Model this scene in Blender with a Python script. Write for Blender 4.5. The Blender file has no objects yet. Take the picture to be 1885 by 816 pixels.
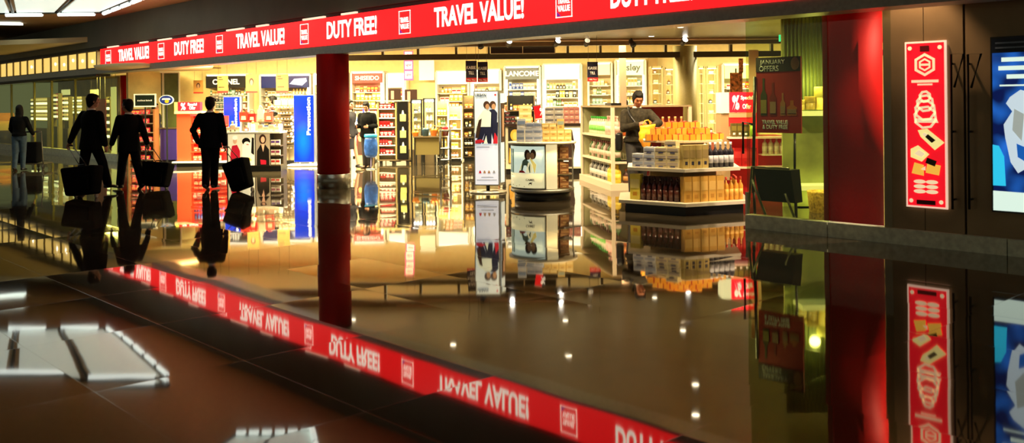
import bpy, bmesh, math, random
from mathutils import Vector, Matrix
C = bpy.context.scene.collection
PI = math.pi
R = random.Random(7)

# ------------------------------------------------------------------ camera, world, exposure
W_PX, H_PX, F_PX, CAM_Z, TH, PX, PY = 1885.0, 816.0, 1700.0, 1.6, 0.010, 942.5, 189.6
cam_d = bpy.data.cameras.new('camera'); cam = bpy.data.objects.new('camera', cam_d); C.objects.link(cam)
cam_d.sensor_width = 36.0; cam_d.sensor_fit = 'HORIZONTAL'
cam_d.lens = F_PX / W_PX * 36.0
cam_d.shift_y = (PY - H_PX / 2) / W_PX
cam_d.clip_end = 200
ct, st = math.cos(TH), math.sin(TH)
cam.matrix_world = Matrix(((ct, st, 0, 0), (0, 0, -1, 0), (-st, ct, 0, CAM_Z), (0, 0, 0, 1)))
cam_d.dof.use_dof = True; cam_d.dof.focus_distance = 19.0; cam_d.dof.aperture_fstop = 2.2
bpy.context.scene.camera = cam
sc = bpy.context.scene
sc.view_settings.view_transform = 'Standard'; sc.view_settings.look = 'None'
sc.view_settings.gamma = 1.0; sc.view_settings.use_curve_mapping = False
sc.view_settings.exposure = 0.0
w = bpy.data.worlds.new('world'); sc.world = w; w.use_nodes = True
w.node_tree.nodes['Background'].inputs[0].default_value = (0.42, 0.40, 0.27, 1)
w.node_tree.nodes['Background'].inputs[1].default_value = 0.42

def ray(x, y):
    u = (x - PX) / F_PX; v = (PY - y) / F_PX
    return Vector((u * ct + v * st, 1.0, -u * st + v * ct))
def at(x, y, d):                       # point seen at a pixel, at a depth
    r = ray(x, y) * d; r.z += CAM_Z; return r
def ground(x, y):
    r = ray(x, y); return Vector((0, 0, CAM_Z)) + r * (CAM_Z / -r.z)
# storefront frame: S runs along the front (towards the near right), N points into the shop
S = Vector((0.681, -0.7325, 0)).normalized(); N = Vector((-S.y, S.x, 0)) * 1.0
O = Vector((-2.37, 16.61, 0))
ANG = math.atan2(S.y, S.x)
def sf(s, n=0.0, z=0.0): return O + S * s + N * n + Vector((0, 0, z))
def hit(x, y, n=0.0):                  # (s, z) where a pixel's ray meets the plane n of the storefront
    r = ray(x, y); c = Vector((0, 0, CAM_Z)); p0 = sf(0, n)
    t = (p0 - c).dot(N) / r.dot(N); p = c + r * t
    return (p - O).dot(S), p.z

# ------------------------------------------------------------------ materials
_m = {}
def mat(name, col=(.5, .5, .5), rough=.5, metal=0.0, em=None, es=0.0, spec=.5, noise=0.0, nscale=8.0, trans=0.0, alpha=1.0, coat=0.0, bump=0.0, ior=1.45):
    if name in _m: return _m[name]
    m = bpy.data.materials.new(name); m.use_nodes = True; nt = m.node_tree
    b = nt.nodes['Principled BSDF']
    b.inputs['Base Color'].default_value = (*col, 1); b.inputs['Roughness'].default_value = rough
    b.inputs['Metallic'].default_value = metal; b.inputs['Specular IOR Level'].default_value = spec
    b.inputs['IOR'].default_value = ior
    b.inputs['Transmission Weight'].default_value = trans; b.inputs['Coat Weight'].default_value = coat
    if em is not None:
        b.inputs['Emission Color'].default_value = (*em, 1); b.inputs['Emission Strength'].default_value = es
    tc = nt.nodes.new('ShaderNodeTexCoord'); nz = nt.nodes.new('ShaderNodeTexNoise')
    nz.inputs['Scale'].default_value = nscale; nz.inputs['Detail'].default_value = 4
    nt.links.new(tc.outputs['Object'], nz.inputs['Vector'])
    if noise > 0:
        mr = nt.nodes.new('ShaderNodeMapRange'); mr.inputs['From Min'].default_value = .3; mr.inputs['From Max'].default_value = .7
        mr.inputs['To Min'].default_value = 1 - noise; mr.inputs['To Max'].default_value = 1 + noise
        mx = nt.nodes.new('ShaderNodeVectorMath'); mx.operation = 'SCALE'; mx.inputs[0].default_value = col
        nt.links.new(nz.outputs['Fac'], mr.inputs['Value']); nt.links.new(mr.outputs[0], mx.inputs['Scale'])
        nt.links.new(mx.outputs[0], b.inputs['Base Color'])
    if bump > 0:
        bp = nt.nodes.new('ShaderNodeBump'); bp.inputs['Strength'].default_value = bump; bp.inputs['Distance'].default_value = .01
        nt.links.new(nz.outputs['Fac'], bp.inputs['Height']); nt.links.new(bp.outputs[0], b.inputs['Normal'])
    _m[name] = m; return m
def emat(name, col, s, base=None):
    return mat(name, base or col, .35, em=col, es=s, noise=.03)
def glass_mat(name, tint=(1, 1, 1), refl=0.12, rough=0.0):
    if name in _m: return _m[name]
    m = bpy.data.materials.new(name); m.use_nodes = True; nt = m.node_tree; nt.nodes.clear()
    o = nt.nodes.new('ShaderNodeOutputMaterial'); mx = nt.nodes.new('ShaderNodeMixShader')
    t = nt.nodes.new('ShaderNodeBsdfTransparent'); g = nt.nodes.new('ShaderNodeBsdfGlossy')
    lw = nt.nodes.new('ShaderNodeLayerWeight'); lw.inputs['Blend'].default_value = .5
    pw = nt.nodes.new('ShaderNodeMath'); pw.operation = 'POWER'; pw.inputs[1].default_value = 4.0
    mt = nt.nodes.new('ShaderNodeMath'); mt.operation = 'MULTIPLY_ADD'; mt.inputs[1].default_value = .35; mt.inputs[2].default_value = refl * .5; mt.use_clamp = True
    t.inputs['Color'].default_value = (*tint, 1); g.inputs['Roughness'].default_value = rough
    nt.links.new(lw.outputs['Facing'], pw.inputs[0]); nt.links.new(pw.outputs[0], mt.inputs[0]); nt.links.new(mt.outputs[0], mx.inputs[0])
    nt.links.new(t.outputs[0], mx.inputs[1]); nt.links.new(g.outputs[0], mx.inputs[2]); nt.links.new(mx.outputs[0], o.inputs[0])
    _m[name] = m; return m
def floor_mat():
    m = bpy.data.materials.new('polished_stone_floor'); m.use_nodes = True; nt = m.node_tree; b = nt.nodes['Principled BSDF']
    L = nt.links.new; nd = nt.nodes.new
    tc = nd('ShaderNodeTexCoord'); mp = nd('ShaderNodeMapping'); mp.inputs['Rotation'].default_value = (0, 0, -ANG)
    L(tc.outputs['Object'], mp.inputs['Vector'])
    sc_ = nd('ShaderNodeVectorMath'); sc_.operation = 'DIVIDE'; sc_.inputs[1].default_value = (1.35, .9, 1)
    L(mp.outputs[0], sc_.inputs[0])
    fl = nd('ShaderNodeVectorMath'); fl.operation = 'FLOOR'; L(sc_.outputs[0], fl.inputs[0])
    fr = nd('ShaderNodeVectorMath'); fr.operation = 'FRACTION'; L(sc_.outputs[0], fr.inputs[0])
    wn = nd('ShaderNodeTexWhiteNoise'); wn.noise_dimensions = '2D'; L(fl.outputs[0], wn.inputs['Vector'])
    # tilt of each slab, a few thousandths
    sub = nd('ShaderNodeVectorMath'); sub.operation = 'SUBTRACT'; sub.inputs[1].default_value = (.5, .5, .5); L(wn.outputs['Color'], sub.inputs[0])
    mul = nd('ShaderNodeVectorMath'); mul.operation = 'MULTIPLY'; mul.inputs[1].default_value = (.010, .013, 0); L(sub.outputs[0], mul.inputs[0])
    # gentle waviness
    nz = nd('ShaderNodeTexNoise'); nz.inputs['Scale'].default_value = 1.6; nz.inputs['Detail'].default_value = 2; L(tc.outputs['Object'], nz.inputs['Vector'])
    s2 = nd('ShaderNodeVectorMath'); s2.operation = 'SUBTRACT'; s2.inputs[1].default_value = (.5, .5, .5); L(nz.outputs['Color'], s2.inputs[0])
    m2 = nd('ShaderNodeVectorMath'); m2.operation = 'MULTIPLY'; m2.inputs[1].default_value = (.004, .005, 0); L(s2.outputs[0], m2.inputs[0])
    ad = nd('ShaderNodeVectorMath'); ad.operation = 'ADD'; L(mul.outputs[0], ad.inputs[0]); L(m2.outputs[0], ad.inputs[1])
    ad2 = nd('ShaderNodeVectorMath'); ad2.operation = 'ADD'; L(ad.outputs[0], ad2.inputs[0]); ad2.inputs[1].default_value = (0, 0, 1)
    nn = nd('ShaderNodeVectorMath'); nn.operation = 'NORMALIZE'; L(ad2.outputs[0], nn.inputs[0]); L(nn.outputs[0], b.inputs['Normal'])
    # joints
    sx = nd('ShaderNodeSeparateXYZ'); L(fr.outputs[0], sx.inputs[0])
    def edge(o, wd):
        a = nd('ShaderNodeMath'); a.operation = 'LESS_THAN'; a.inputs[1].default_value = wd; L(o, a.inputs[0]); return a
    e1 = edge(sx.outputs[0], .004); e2 = edge(sx.outputs[1], .006)
    mxn = nd('ShaderNodeMath'); mxn.operation = 'MAXIMUM'; L(e1.outputs[0], mxn.inputs[0]); L(e2.outputs[0], mxn.inputs[1])
    # slab colour: speckled granite with slab to slab difference
    n3 = nd('ShaderNodeTexNoise'); n3.inputs['Scale'].default_value = 90; n3.inputs['Detail'].default_value = 3; L(tc.outputs['Object'], n3.inputs['Vector'])
    cr = nd('ShaderNodeValToRGB'); cr.color_ramp.elements[0].position = .35; cr.color_ramp.elements[0].color = (.010, .008, .005, 1)
    cr.color_ramp.elements[1].position = .72; cr.color_ramp.elements[1].color = (.075, .058, .034, 1); L(n3.outputs['Fac'], cr.inputs[0])
    vm = nd('ShaderNodeMapRange'); vm.inputs['To Min'].default_value = .7; vm.inputs['To Max'].default_value = 1.3; L(wn.outputs['Value'], vm.inputs['Value'])
    sc2 = nd('ShaderNodeVectorMath'); sc2.operation = 'SCALE'; L(cr.outputs[0], sc2.inputs[0]); L(vm.outputs[0], sc2.inputs['Scale'])
    mc = nd('ShaderNodeMix'); mc.data_type = 'RGBA'; L(mxn.outputs[0], mc.inputs[0]); L(sc2.outputs[0], mc.inputs[6]); mc.inputs[7].default_value = (.004, .004, .003, 1)
    L(mc.outputs[2], b.inputs['Base Color'])
    rr = nd('ShaderNodeMapRange'); rr.inputs['To Min'].default_value = .035; rr.inputs['To Max'].default_value = .12; L(mxn.outputs[0], rr.inputs['Value'])
    L(rr.outputs[0], b.inputs['Roughness'])
    b.inputs['IOR'].default_value = 2.3; b.inputs['Specular Tint'].default_value = (1, .93, .8, 1)
    return m

# ------------------------------------------------------------------ mesh builder
class MB:
    def __init__(s): s.v = []; s.f = []; s.mi = []; s.sm = []
    def add(s, vs, fs, m=0, smooth=False, T=None):
        o = len(s.v)
        for p in vs:
            p = Vector(p); s.v.append(T @ p if T is not None else p)
        for f in fs: s.f.append([i + o for i in f]); s.mi.append(m); s.sm.append(smooth)
        return s
    def box(s, c, d, m=0, T=None, bev=0.0):
        x, y, z = c; a, b, h = d[0] / 2, d[1] / 2, d[2] / 2
        if bev <= 0:
            vs = [(x + i * a, y + j * b, z + k * h) for k in (-1, 1) for j in (-1, 1) for i in (-1, 1)]
            return s.add(vs, [(0, 2, 3, 1), (4, 5, 7, 6), (0, 1, 5, 4), (2, 6, 7, 3), (0, 4, 6, 2), (1, 3, 7, 5)], m, False, T)
        bm = bmesh.new(); bmesh.ops.create_cube(bm, size=1)
        for v in bm.verts: v.co = Vector((x + v.co.x * 2 * a, y + v.co.y * 2 * b, z + v.co.z * 2 * h))
        bmesh.ops.bevel(bm, geom=bm.edges[:], offset=bev, segments=3, affect='EDGES', profile=.5)
        bm.verts.index_update()
        s.add([v.co.copy() for v in bm.verts], [[v.index for v in f.verts] for f in bm.faces], m, True, T); bm.free(); return s
    def b2(s, x0, x1, y0, y1, z0, z1, m=0, T=None, bev=0.0):
        return s.box(((x0 + x1) / 2, (y0 + y1) / 2, (z0 + z1) / 2), (abs(x1 - x0), abs(y1 - y0), abs(z1 - z0)), m, T, bev)
    def lathe(s, prof, c=(0, 0, 0), n=16, m=0, T=None, smooth=True, sx=1, sy=1):
        vs = []; fs = []
        for r, z in prof:
            for i in range(n):
                a = 2 * PI * i / n; vs.append((c[0] + r * sx * math.cos(a), c[1] + r * sy * math.sin(a), c[2] + z))
        k = len(prof)
        for j in range(k - 1):
            for i in range(n): fs.append((j * n + i, j * n + (i + 1) % n, (j + 1) * n + (i + 1) % n, (j + 1) * n + i))
        fs.append(tuple(reversed(range(n)))); fs.append(tuple(range((k - 1) * n, k * n)))
        return s.add(vs, fs, m, smooth, T)
    def tube(s, pts, r, n=8, m=0, T=None, caps=True):
        pts = [Vector(p) for p in pts]; rs = r if isinstance(r, (list, tuple)) else [r] * len(pts)
        vs = []; fs = []
        for i, p in enumerate(pts):
            d = (pts[min(i + 1, len(pts) - 1)] - pts[max(i - 1, 0)]).normalized()
            a = d.cross(Vector((0, 0, 1)))
            if a.length < .05: a = d.cross(Vector((0, 1, 0)))
            a.normalize(); b = d.cross(a).normalized()
            for j in range(n):
                t = 2 * PI * j / n; vs.append(p + (a * math.cos(t) + b * math.sin(t)) * rs[i])
        for i in range(len(pts) - 1):
            for j in range(n): fs.append((i * n + j, (i + 1) * n + j, (i + 1) * n + (j + 1) % n, i * n + (j + 1) % n))
        fs.append(tuple(range(n))); fs.append(tuple(reversed(range((len(pts) - 1) * n, len(pts) * n))))
        return s.add(vs, fs, m, True, T)
    def ell(s, c, r, m=0, n=16, T=None):
        vs = []; fs = []; k = n // 2
        vs.append((c[0], c[1], c[2] - r[2]))
        for j in range(1, k):
            p = -PI / 2 + PI * j / k
            for i in range(n):
                a = 2 * PI * i / n; vs.append((c[0] + r[0] * math.cos(p) * math.cos(a), c[1] + r[1] * math.cos(p) * math.sin(a), c[2] + r[2] * math.sin(p)))
        vs.append((c[0], c[1], c[2] + r[2])); e = len(vs) - 1
        for i in range(n): fs.append((0, 1 + (i + 1) % n, 1 + i)); fs.append((e, 1 + (k - 2) * n + i, 1 + (k - 2) * n + (i + 1) % n))
        for j in range(k - 2):
            for i in range(n): fs.append((1 + j * n + i, 1 + j * n + (i + 1) % n, 1 + (j + 1) * n + (i + 1) % n, 1 + (j + 1) * n + i))
        return s.add(vs, fs, m, True, T)
    def prism(s, poly, z0, z1, m=0, T=None, smooth=False):
        n = len(poly); vs = [(p[0], p[1], z0) for p in poly] + [(p[0], p[1], z1) for p in poly]
        fs = [tuple(reversed(range(n))), tuple(range(n, 2 * n))] + [(i, (i + 1) % n, n + (i + 1) % n, n + i) for i in range(n)]
        return s.add(vs, fs, m, smooth, T)
    def flat(s, pts, y, m=0, T=None, th=.004):      # printed shape on a front (-Y) face: x,z outline with a little thickness
        n = len(pts); ar = sum(pts[i][0] * pts[(i + 1) % n][1] - pts[(i + 1) % n][0] * pts[i][1] for i in range(n))
        if ar < 0: pts = list(reversed(pts))
        vs = [(p[0], y, p[1]) for p in pts] + [(p[0], y + th, p[1]) for p in pts]
        fs = [tuple(range(n)), tuple(reversed(range(n, 2 * n)))] + [((i + 1) % n, i, n + i, n + (i + 1) % n) for i in range(n)]
        return s.add(vs, fs, m, False, T)
    def build(s, name, mats, parent=None, loc=None, rz=0.0):
        me = bpy.data.meshes.new(name); me.from_pydata([tuple(v) for v in s.v], [], s.f)
        if not isinstance(mats, (list, tuple)): mats = [mats]
        for q in mats: me.materials.append(q)
        me.polygons.foreach_set('material_index', s.mi); me.polygons.foreach_set('use_smooth', s.sm); me.update()
        o = bpy.data.objects.new(name, me); C.objects.link(o)
        if parent is not None: o.parent = parent
        if loc is not None: o.location = loc
        o.rotation_euler.z = rz
        return o
def tag(o, label=None, cat=None, group=None, kind=None):
    if label: o['label'] = label
    if cat: o['category'] = cat
    if group: o['group'] = group
    if kind: o['kind'] = kind
    return o
def thing(name, label, cat, loc=(0, 0, 0), rz=0.0, group=None):
    o = bpy.data.objects.new(name, None); C.objects.link(o); o.location = loc; o.rotation_euler.z = rz
    o.empty_display_size = .1
    return tag(o, label, cat, group)
def struct(o): o['kind'] = 'structure'; return o
def kids(o): return [c for c in _all() if c.parent == o]
def _all(): return list(C.objects)
def dup(root, children, loc, rz=0.0, label=None, group=None, scale=None):
    r = root.copy(); C.objects.link(r); r.location = loc; r.rotation_euler.z = rz
    if scale: r.scale = scale if isinstance(scale, (tuple, list)) else (scale,) * 3
    if label: r['label'] = label
    if group: r['group'] = group
    for ch in children:
        c = ch.copy(); C.objects.link(c); c.parent = r
    return r
def text(s, h, m, parent=None, loc=(0, 0, 0), width=None, bold=.02, name='lettering', rot=0.0, th=.004, rz=0.0):
    """raised lettering standing on a front (-Y) face, cap height h, centred on loc; rot turns it in its own plane"""
    cu = bpy.data.curves.new(name, 'FONT'); cu.body = s; cu.size = 1.0; cu.offset = bold; cu.extrude = 0.0; cu.align_x = 'CENTER'; cu.resolution_u = 3
    t = bpy.data.objects.new('tmp', cu); C.objects.link(t)
    me = bpy.data.meshes.new_from_object(t.evaluated_get(bpy.context.evaluated_depsgraph_get()))
    bpy.data.objects.remove(t); bpy.data.curves.remove(cu)
    xs = [v.co.x for v in me.vertices]; ys = [v.co.y for v in me.vertices]
    if not xs: xs = [0, 1]; ys = [0, 1]
    w0 = max(xs) - min(xs); h0 = max(ys) - min(ys); k = h / h0; kx = (width / w0) if width else k
    cx = (max(xs) + min(xs)) / 2; cy = (max(ys) + min(ys)) / 2
    cr, sr = math.cos(rot), math.sin(rot)
    for v in me.vertices:
        a = (v.co.x - cx) * kx; b = (v.co.y - cy) * k
        v.co = Vector((a * cr - b * sr, 0, a * sr + b * cr))
    bm = bmesh.new(); bm.from_mesh(me)
    r = bmesh.ops.extrude_face_region(bm, geom=bm.faces[:])
    for e in r['geom']:
        if isinstance(e, bmesh.types.BMVert): e.co.y -= th
    bmesh.ops.recalc_face_normals(bm, faces=bm.faces[:])
    bm.to_mesh(me); bm.free()
    me.name = name; me.materials.clear(); me.materials.append(m)
    for p in me.polygons: p.material_index = 0
    o = bpy.data.objects.new(name, me); C.objects.link(o)
    if parent is not None: o.parent = parent
    o.location = loc; o.rotation_euler.z = rz
    return o
def circle(cx, cz, rx, rz_=None, n=20, a0=0, a1=2 * PI):
    rz_ = rz_ or rx; full = abs(a1 - a0 - 2 * PI) < 1e-6
    return [(cx + rx * math.cos(a0 + (a1 - a0) * i / (n if full else n - 1)), cz + rz_ * math.sin(a0 + (a1 - a0) * i / (n if full else n - 1))) for i in range(n)]
def rect(x0, x1, z0, z1): return [(x0, z0), (x1, z0), (x1, z1), (x0, z1)]
def lamp(kind, name, loc, power, col, **k):
    l = bpy.data.lights.new(name, kind); l.energy = power; l.color = col
    for a, b in k.items():
        if a not in ('target', 'parent'): setattr(l, a, b)
    o = bpy.data.objects.new(name, l); C.objects.link(o)
    if k.get('parent') is not None: o.parent = k['parent']
    o.location = loc
    if 'target' in k:
        o.rotation_euler = (Vector(k['target']) - Vector(loc)).to_track_quat('-Z', 'Y').to_euler()
    return o

WARM = (1.0, .76, .42); COOL = (.82, 1.0, .93)
white = mat('white_laminate', (.8, .78, .7), .35, noise=.04)
cream = mat('cream_wall_paint', (.80, .63, .29), .6, noise=.05)
black = mat('black_plastic', (.008, .008, .008), .35, noise=.1)
blackm = mat('black_fabric', (.003, .003, .0035), .9, noise=.3, nscale=30, spec=.06)
darkmetal = mat('dark_metal', (.05, .05, .045), .4, .6)
chrome = mat('chrome', (.7, .7, .68), .12, 1.0)
alu = mat('brushed_aluminium', (.33, .33, .30), .42, .7, noise=.12, nscale=20)
red = mat('red_lacquer', (.30, .002, .002), .6, noise=.12, nscale=60, spec=.15)
brown = mat('brown_panel', (.16, .11, .05), .4, noise=.1)
glass = glass_mat('clear_glass', (.93, .95, .9), .08)
gl_green = glass_mat('green_tinted_glass', (.72, .8, .55), .10)
# ================================================================== THE SETTING
fl = MB().b2(-45, 30, -4, 45, -.2, 0).build('floor', floor_mat()); struct(fl)

# --- concourse ceiling above the walkway, height 4.0
sky_em = emat('skylight_panel', (.84, 1.0, .93), .75)
ceil_m = mat('concourse_ceiling', (.42, .25, .12), .5, noise=.1)
bulk_m = mat('grey_bulkhead', (.115, .115, .075), .55, noise=.14, nscale=1.2)
CZ = 4.15
mb = MB()
def quad(mb, pts, z0, z1, m=0): mb.prism([(p.x, p.y) for p in pts], z0, z1, m)
quad(mb, [sf(-32, -.05), sf(-32, -14), sf(13, -14), sf(13, -.05)][::-1], CZ, CZ + .25)
struct(mb.build('ceiling', ceil_m))
# --- bulkhead over the shop front (z 3.3 up) and the slim metal beam carrying the sign
mb = MB(); T = Matrix.Translation(O) @ Matrix.Rotation(ANG, 4, 'Z')
mb.b2(-32, 13, -.05, .35, 3.36, CZ + .2, 0, T)
struct(mb.build('trim_1', bulk_m))
mb = MB(); mb.b2(-32, 13, -.10, .30, 2.57, 2.735, 0, T); mb.b2(-32, 13, -.02, .2, 3.27, 3.36, 1, T)
mb.b2(-32, -14.2, -.12, .3, 2.50, 2.57, 1, T)
struct(mb.build('trim_2', [alu, mat('dark_gap', (.03, .028, .02), .6)]))

# --- skylights in the concourse ceiling: panes between dark bars
def skylight(pts, nx, label):
    t = thing('skylight', label, 'ceiling light', (sum(p[0] for p in pts) / 4, sum(p[1] for p in pts) / 4, CZ - .05))
    a, b, c, d = [Vector((p[0] - t.location.x, p[1] - t.location.y, 0)) for p in pts]
    for i in range(nx):
        u0 = i / nx + .012; u1 = (i + 1) / nx - .012
        q = [a.lerp(b, u0), a.lerp(b, u1), d.lerp(c, u1), d.lerp(c, u0)]
        MB().prism([(p.x, p.y) for p in q], 0, .03).build('pane', sky_em, t)
    f = MB()
    for u in [i / nx for i in range(nx + 1)]:
        p, q = a.lerp(b, u), d.lerp(c, u); f.tube([p, q], .035, 6)
    for p, q in ((a, b), (d, c)): f.tube([p, q], .045, 6)
    f.build('frame', darkmetal, t)
    for p, q in ((d, c), (b, c), (a, b)):
        g_ = MB(); n_ = 6
        for i in range(n_): g_.tube([p.lerp(q, (i + .15) / n_) + Vector((0, 0, -.05)), p.lerp(q, (i + .85) / n_) + Vector((0, 0, -.05))], .05, 8)
        g_.build('tube_lights', emat('tube_glow', (.9, 1, .95), 2.2), t)
    return t
skylight([(-19, 19.3), (-7.2, 19.3), (-10.75, 24.3), (-19, 24.3)], 7, 'large bright skylight of pale panes over the far left of the walkway')
skylight([(-5.6, 12.0), (-2.3, 12.0), (-3.55, 16.2), (-4.9, 16.2)], 2, 'smaller skylight nearer the middle, seen only as a reflection at the bottom of the floor')
mb = MB(); mb.box((0, 0, 0), (1.3, .45, .05)); o = mb.build('ceiling_light', emat('tube_white', (.85, 1, .9), 3), None, tuple(at(-5, 52, 27.5)), .3)
o.location.z = CZ - .03
tag(o, 'thin white light fitting on the ceiling at the left edge', 'ceiling light')

# --- shop ceiling, soffit bands, beams
shop_ceil = mat('shop_ceiling', (.21, .15, .065), .35, noise=.08, nscale=2)
def px_poly(lst): return [(p.x, p.y) for p in lst]
mb = MB()
yb = 22.0
pts = [sf(-13.0, .3), sf(13, .3), Vector((18, yb - 5, 0)), Vector((18, yb, 0)), Vector((-7.0, yb, 0)), sf(-13, .35)]
A = sf(13, .3)
mb.prism([(A.x, A.y), (18, yb - 6), (18, yb), (-6.7, yb), (sf(-6.6, .3).x, sf(-6.6, .3).y)], 3.1, 3.3)
struct(mb.build('ceiling', shop_ceil))
mb = MB(); mb.prism([(-6.7, yb), (18, yb), (18, 34), (-30, 34), (-24, 31), (sf(-14.5, .3).x, sf(-14.5, .3).y), (sf(-6.6, .3).x, sf(-6.6, .3).y)], 3.55, 3.7)
struct(mb.build('ceiling', mat('pale_ceiling', (.62, .48, .25), .6)))
# bulkhead with the light track (depth 22) and the beam farther back (depth 24)
mb = MB(); mb.b2(-6.7, 18, yb, yb + .18, 2.955, 3.56); struct(mb.build('trim_3', brown))
mb = MB(); mb.b2(-4.15, 9.2, 22.36, 22.50, 2.665, 2.80)
struct(mb.build('trim_4', mat('olive_beam', (.04, .028, .009), .5, noise=.1)))
mb = MB()
for x in (705, 770, 840, 900, 975, 1045, 1105, 1165, 1225, 1345, 1420):
    p = at(x, 100, 22.43); mb.b2(p.x - .03, p.x + .03, 22.36, 22.50, 2.80, 3.55)
struct(mb.build('trim_5', mat('olive_beam')))
# --- back wall
bw = lambda X: 27.6 - .12 * X
BW_A = math.atan(-.12)
mb = MB(); mb.prism([(-11.9, bw(-11.9)), (13.5, bw(13.5)), (13.5, bw(13.5) + .2), (-11.9, bw(-11.9) + .2)], 0, 3.55)
struct(mb.build('wall_back', cream))
mb = MB(); mb.prism([(9.4, 14.5), (9.6, 14.5), (13.6, 26.5), (13.4, 26.5)], 0, 3.3); struct(mb.build('wall_right', mat('olive_wall', (.30, .30, .10), .5, noise=.2, nscale=3)))

# --- red columns
def column_at(x0, x1, yb_, dx=0, label='', base=.27, m=red, top=2.57):
    g = ground((x0 + x1) / 2, yb_); d = g.y; r = (x1 - x0) / 2 / F_PX * d
    g = g * ((g.y + r) / g.y); r = (x1 - x0) / 2 / F_PX * g.y
    t = thing('column', label, 'column', (g.x, g.y, 0))
    MB().lathe([(r, base), (r, top - .0)], n=40).build('shaft', m, t)
    if base: MB().lathe([(r + .012, 0), (r + .012, base), (r, base + .004)], n=40).build('base_collar', mat('brushed_steel', (.28, .27, .23), .3, .9, noise=.1), t)
    return t
column_at(585, 644, 348, label='dark red round column with a steel collar in the middle of the shop front')
g = ground(234, 293)
t = thing('column', 'narrow dark red column at the left end of the red sign', 'column', (g.x, g.y + .2, 0)); MB().lathe([(.25, 0), (.25, 2.56)], n=32).build('shaft', red, t)
column_at(1520, 1624, 433, m=mat('bright_red_lacquer', (.40, .002, .002), .6, noise=.08, nscale=60, spec=.1), label='wide red column behind the glass, left of the red lantern poster', base=0, top=3.3)
# cream column in the shop and slim post
mb = MB(); p = at(1261, 120, 22.6); mb.lathe([(.29, 0), (.29, 2.95)], n=32)
tag(mb.build('column', mat('olive_cream_column', (.26, .21, .07), .5, noise=.08, nscale=40), None, (p.x, 22.6, 0)), 'pale olive round column in the shop behind the orange gift boxes', 'column')
mb = MB(); p = at(1146, 120, 23.6); mb.b2(-.085, .085, -.05, .05, 0, 3.5)
tag(mb.build('post', mat('pinkish_post', (.42, .25, .17), .5), None, (p.x, 23.6, 0)), 'slim pinkish square post standing beside the sign ending in sley', 'post')
# curved soffit at the left above the entrance
mb = MB(); p = at(285, 128, 25.5); mb.lathe([(1.5, 0), (1.55, .1), (1.2, .14)], n=48); o = mb.build('trim_6', mat('pale_ceiling'), None, (p.x, p.y, 2.62)); struct(o)
mb.v = mb.v

# --- glass front at right: plinth, panes, door panels
pl_n = .45
s0, _ = hit(1372, 425, pl_n); s1, _ = hit(1523, 439, pl_n)
plm = mat('stone_plinth', (.58, .62, .48), .35, noise=.2, nscale=15)
T2 = T
# heights: plinth top from the pixel
zt = hit(1523, 409.5, pl_n)[1]
mb = MB(); mb.b2(s0, s1 - .006, pl_n, pl_n + .14, 0, zt, 0, T); mb.b2(s1 + .006, s1 + 1.95, pl_n, pl_n + .14, 0, zt, 0, T); mb.b2(s1 + 1.962, 14, pl_n, pl_n + .14, 0, zt, 0, T)
struct(mb.build('baseboard_right', plm))
mb = MB(); mb.b2(s0, s1 - .008, pl_n + .05, pl_n + .062, zt, 3.3, 0, T); struct(mb.build('window_1', gl_green))
mb = MB(); mb.b2(s1 + .008, s1 + .75, pl_n + .05, pl_n + .062, zt, 3.3, 0, T); struct(mb.build('window_2', glass))
# bronze wall right of the column
bronze = mat('bronze_panel', (.26, .175, .09), .38, .35, noise=.12, nscale=2.5)
sA = hit(1622, 300, pl_n)[0]; sB = hit(1697, 300, pl_n)[0]; sC = hit(1772, 300, pl_n)[0]
mb = MB()
for a, b in ((sA, sB - .004), (sB + .004, sC - .012), (sC + .012, 14)):
    mb.b2(a, b, pl_n + .07, pl_n + .13, zt, 3.3, 0, T)
mb.b2(sA, 14, pl_n + .13, pl_n + .2, 0, 3.3, 1, T)
struct(mb.build('wall_front', [bronze, black]))
mb = MB(); mb.b2(s0 - .6, 14, .0, pl_n + .2, 3.26, 3.38, 0, T); struct(mb.build('trim_7', bulk_m))
# door handles: long black bars with a return
for i, xx in enumerate((1752, 1783)):
    s_, z_ = hit(xx, 100, pl_n)
    p = sf(s_, pl_n + .01, 0); t = thing('door_handle', ['long dark pull handle with an angled return next to the lantern poster', 'long dark pull handle between the door gap and the blue advert'][i], 'handle', p, ANG)
    zt_, zb_ = z_, hit(xx, 385, pl_n)[1]
    MB().tube([(0, -.03, zb_), (0, -.03, zt_), (.13, -.03, zt_), (.03, -.03, zt_ - .35)], .013, 8).build('bar', mat('handle_black', (.015, .013, .01), .3, .5), t)
    m2 = MB(); [m2.tube([(0, -.03, z), (0, .055, z)], .012, 8) for z in (zb_ + .1, (zb_ + zt_) / 2, zt_ - .1)]
    m2.build('bracket', mat('handle_black'), t)

# --- left shop front: glass, plinth, interior
sL0, sL1 = -32, hit(214, 200, .3)[0]
zpl = .22
mb = MB(); mb.b2(sL0, sL1, .3, .45, 0, zpl, 0, T); struct(mb.build('baseboard_left', plm))
mb = MB()
edges = [hit(x, 200, .3)[0] for x in (18, 60, 92, 135, 214)]
edges = [-32] + edges
for a, b in zip(edges, edges[1:]): mb.b2(a + .01, b - .01, .36, .372, zpl, 2.5, 0, T)
struct(mb.build('window_3', gl_green))
mb = MB()
for a in edges[1:]: mb.b2(a - .03, a + .03, .33, .40, zpl, 2.5, 0, T)
struct(mb.build('trim_8', mat('olive_mullion', (.16, .14, .05), .4)))
mb = MB(); mb.b2(-32, sL1 + .3, 4.2, 4.4, 0, 3.5, 0, T); mb.b2(sL1 + .25, sL1 + .4, .5, 4.3, 0, 3.5, 0, T)
struct(mb.build('wall_left', mat('olive_shop_wall', (.55, .45, .16), .6, noise=.3, nscale=1.5)))
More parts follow.
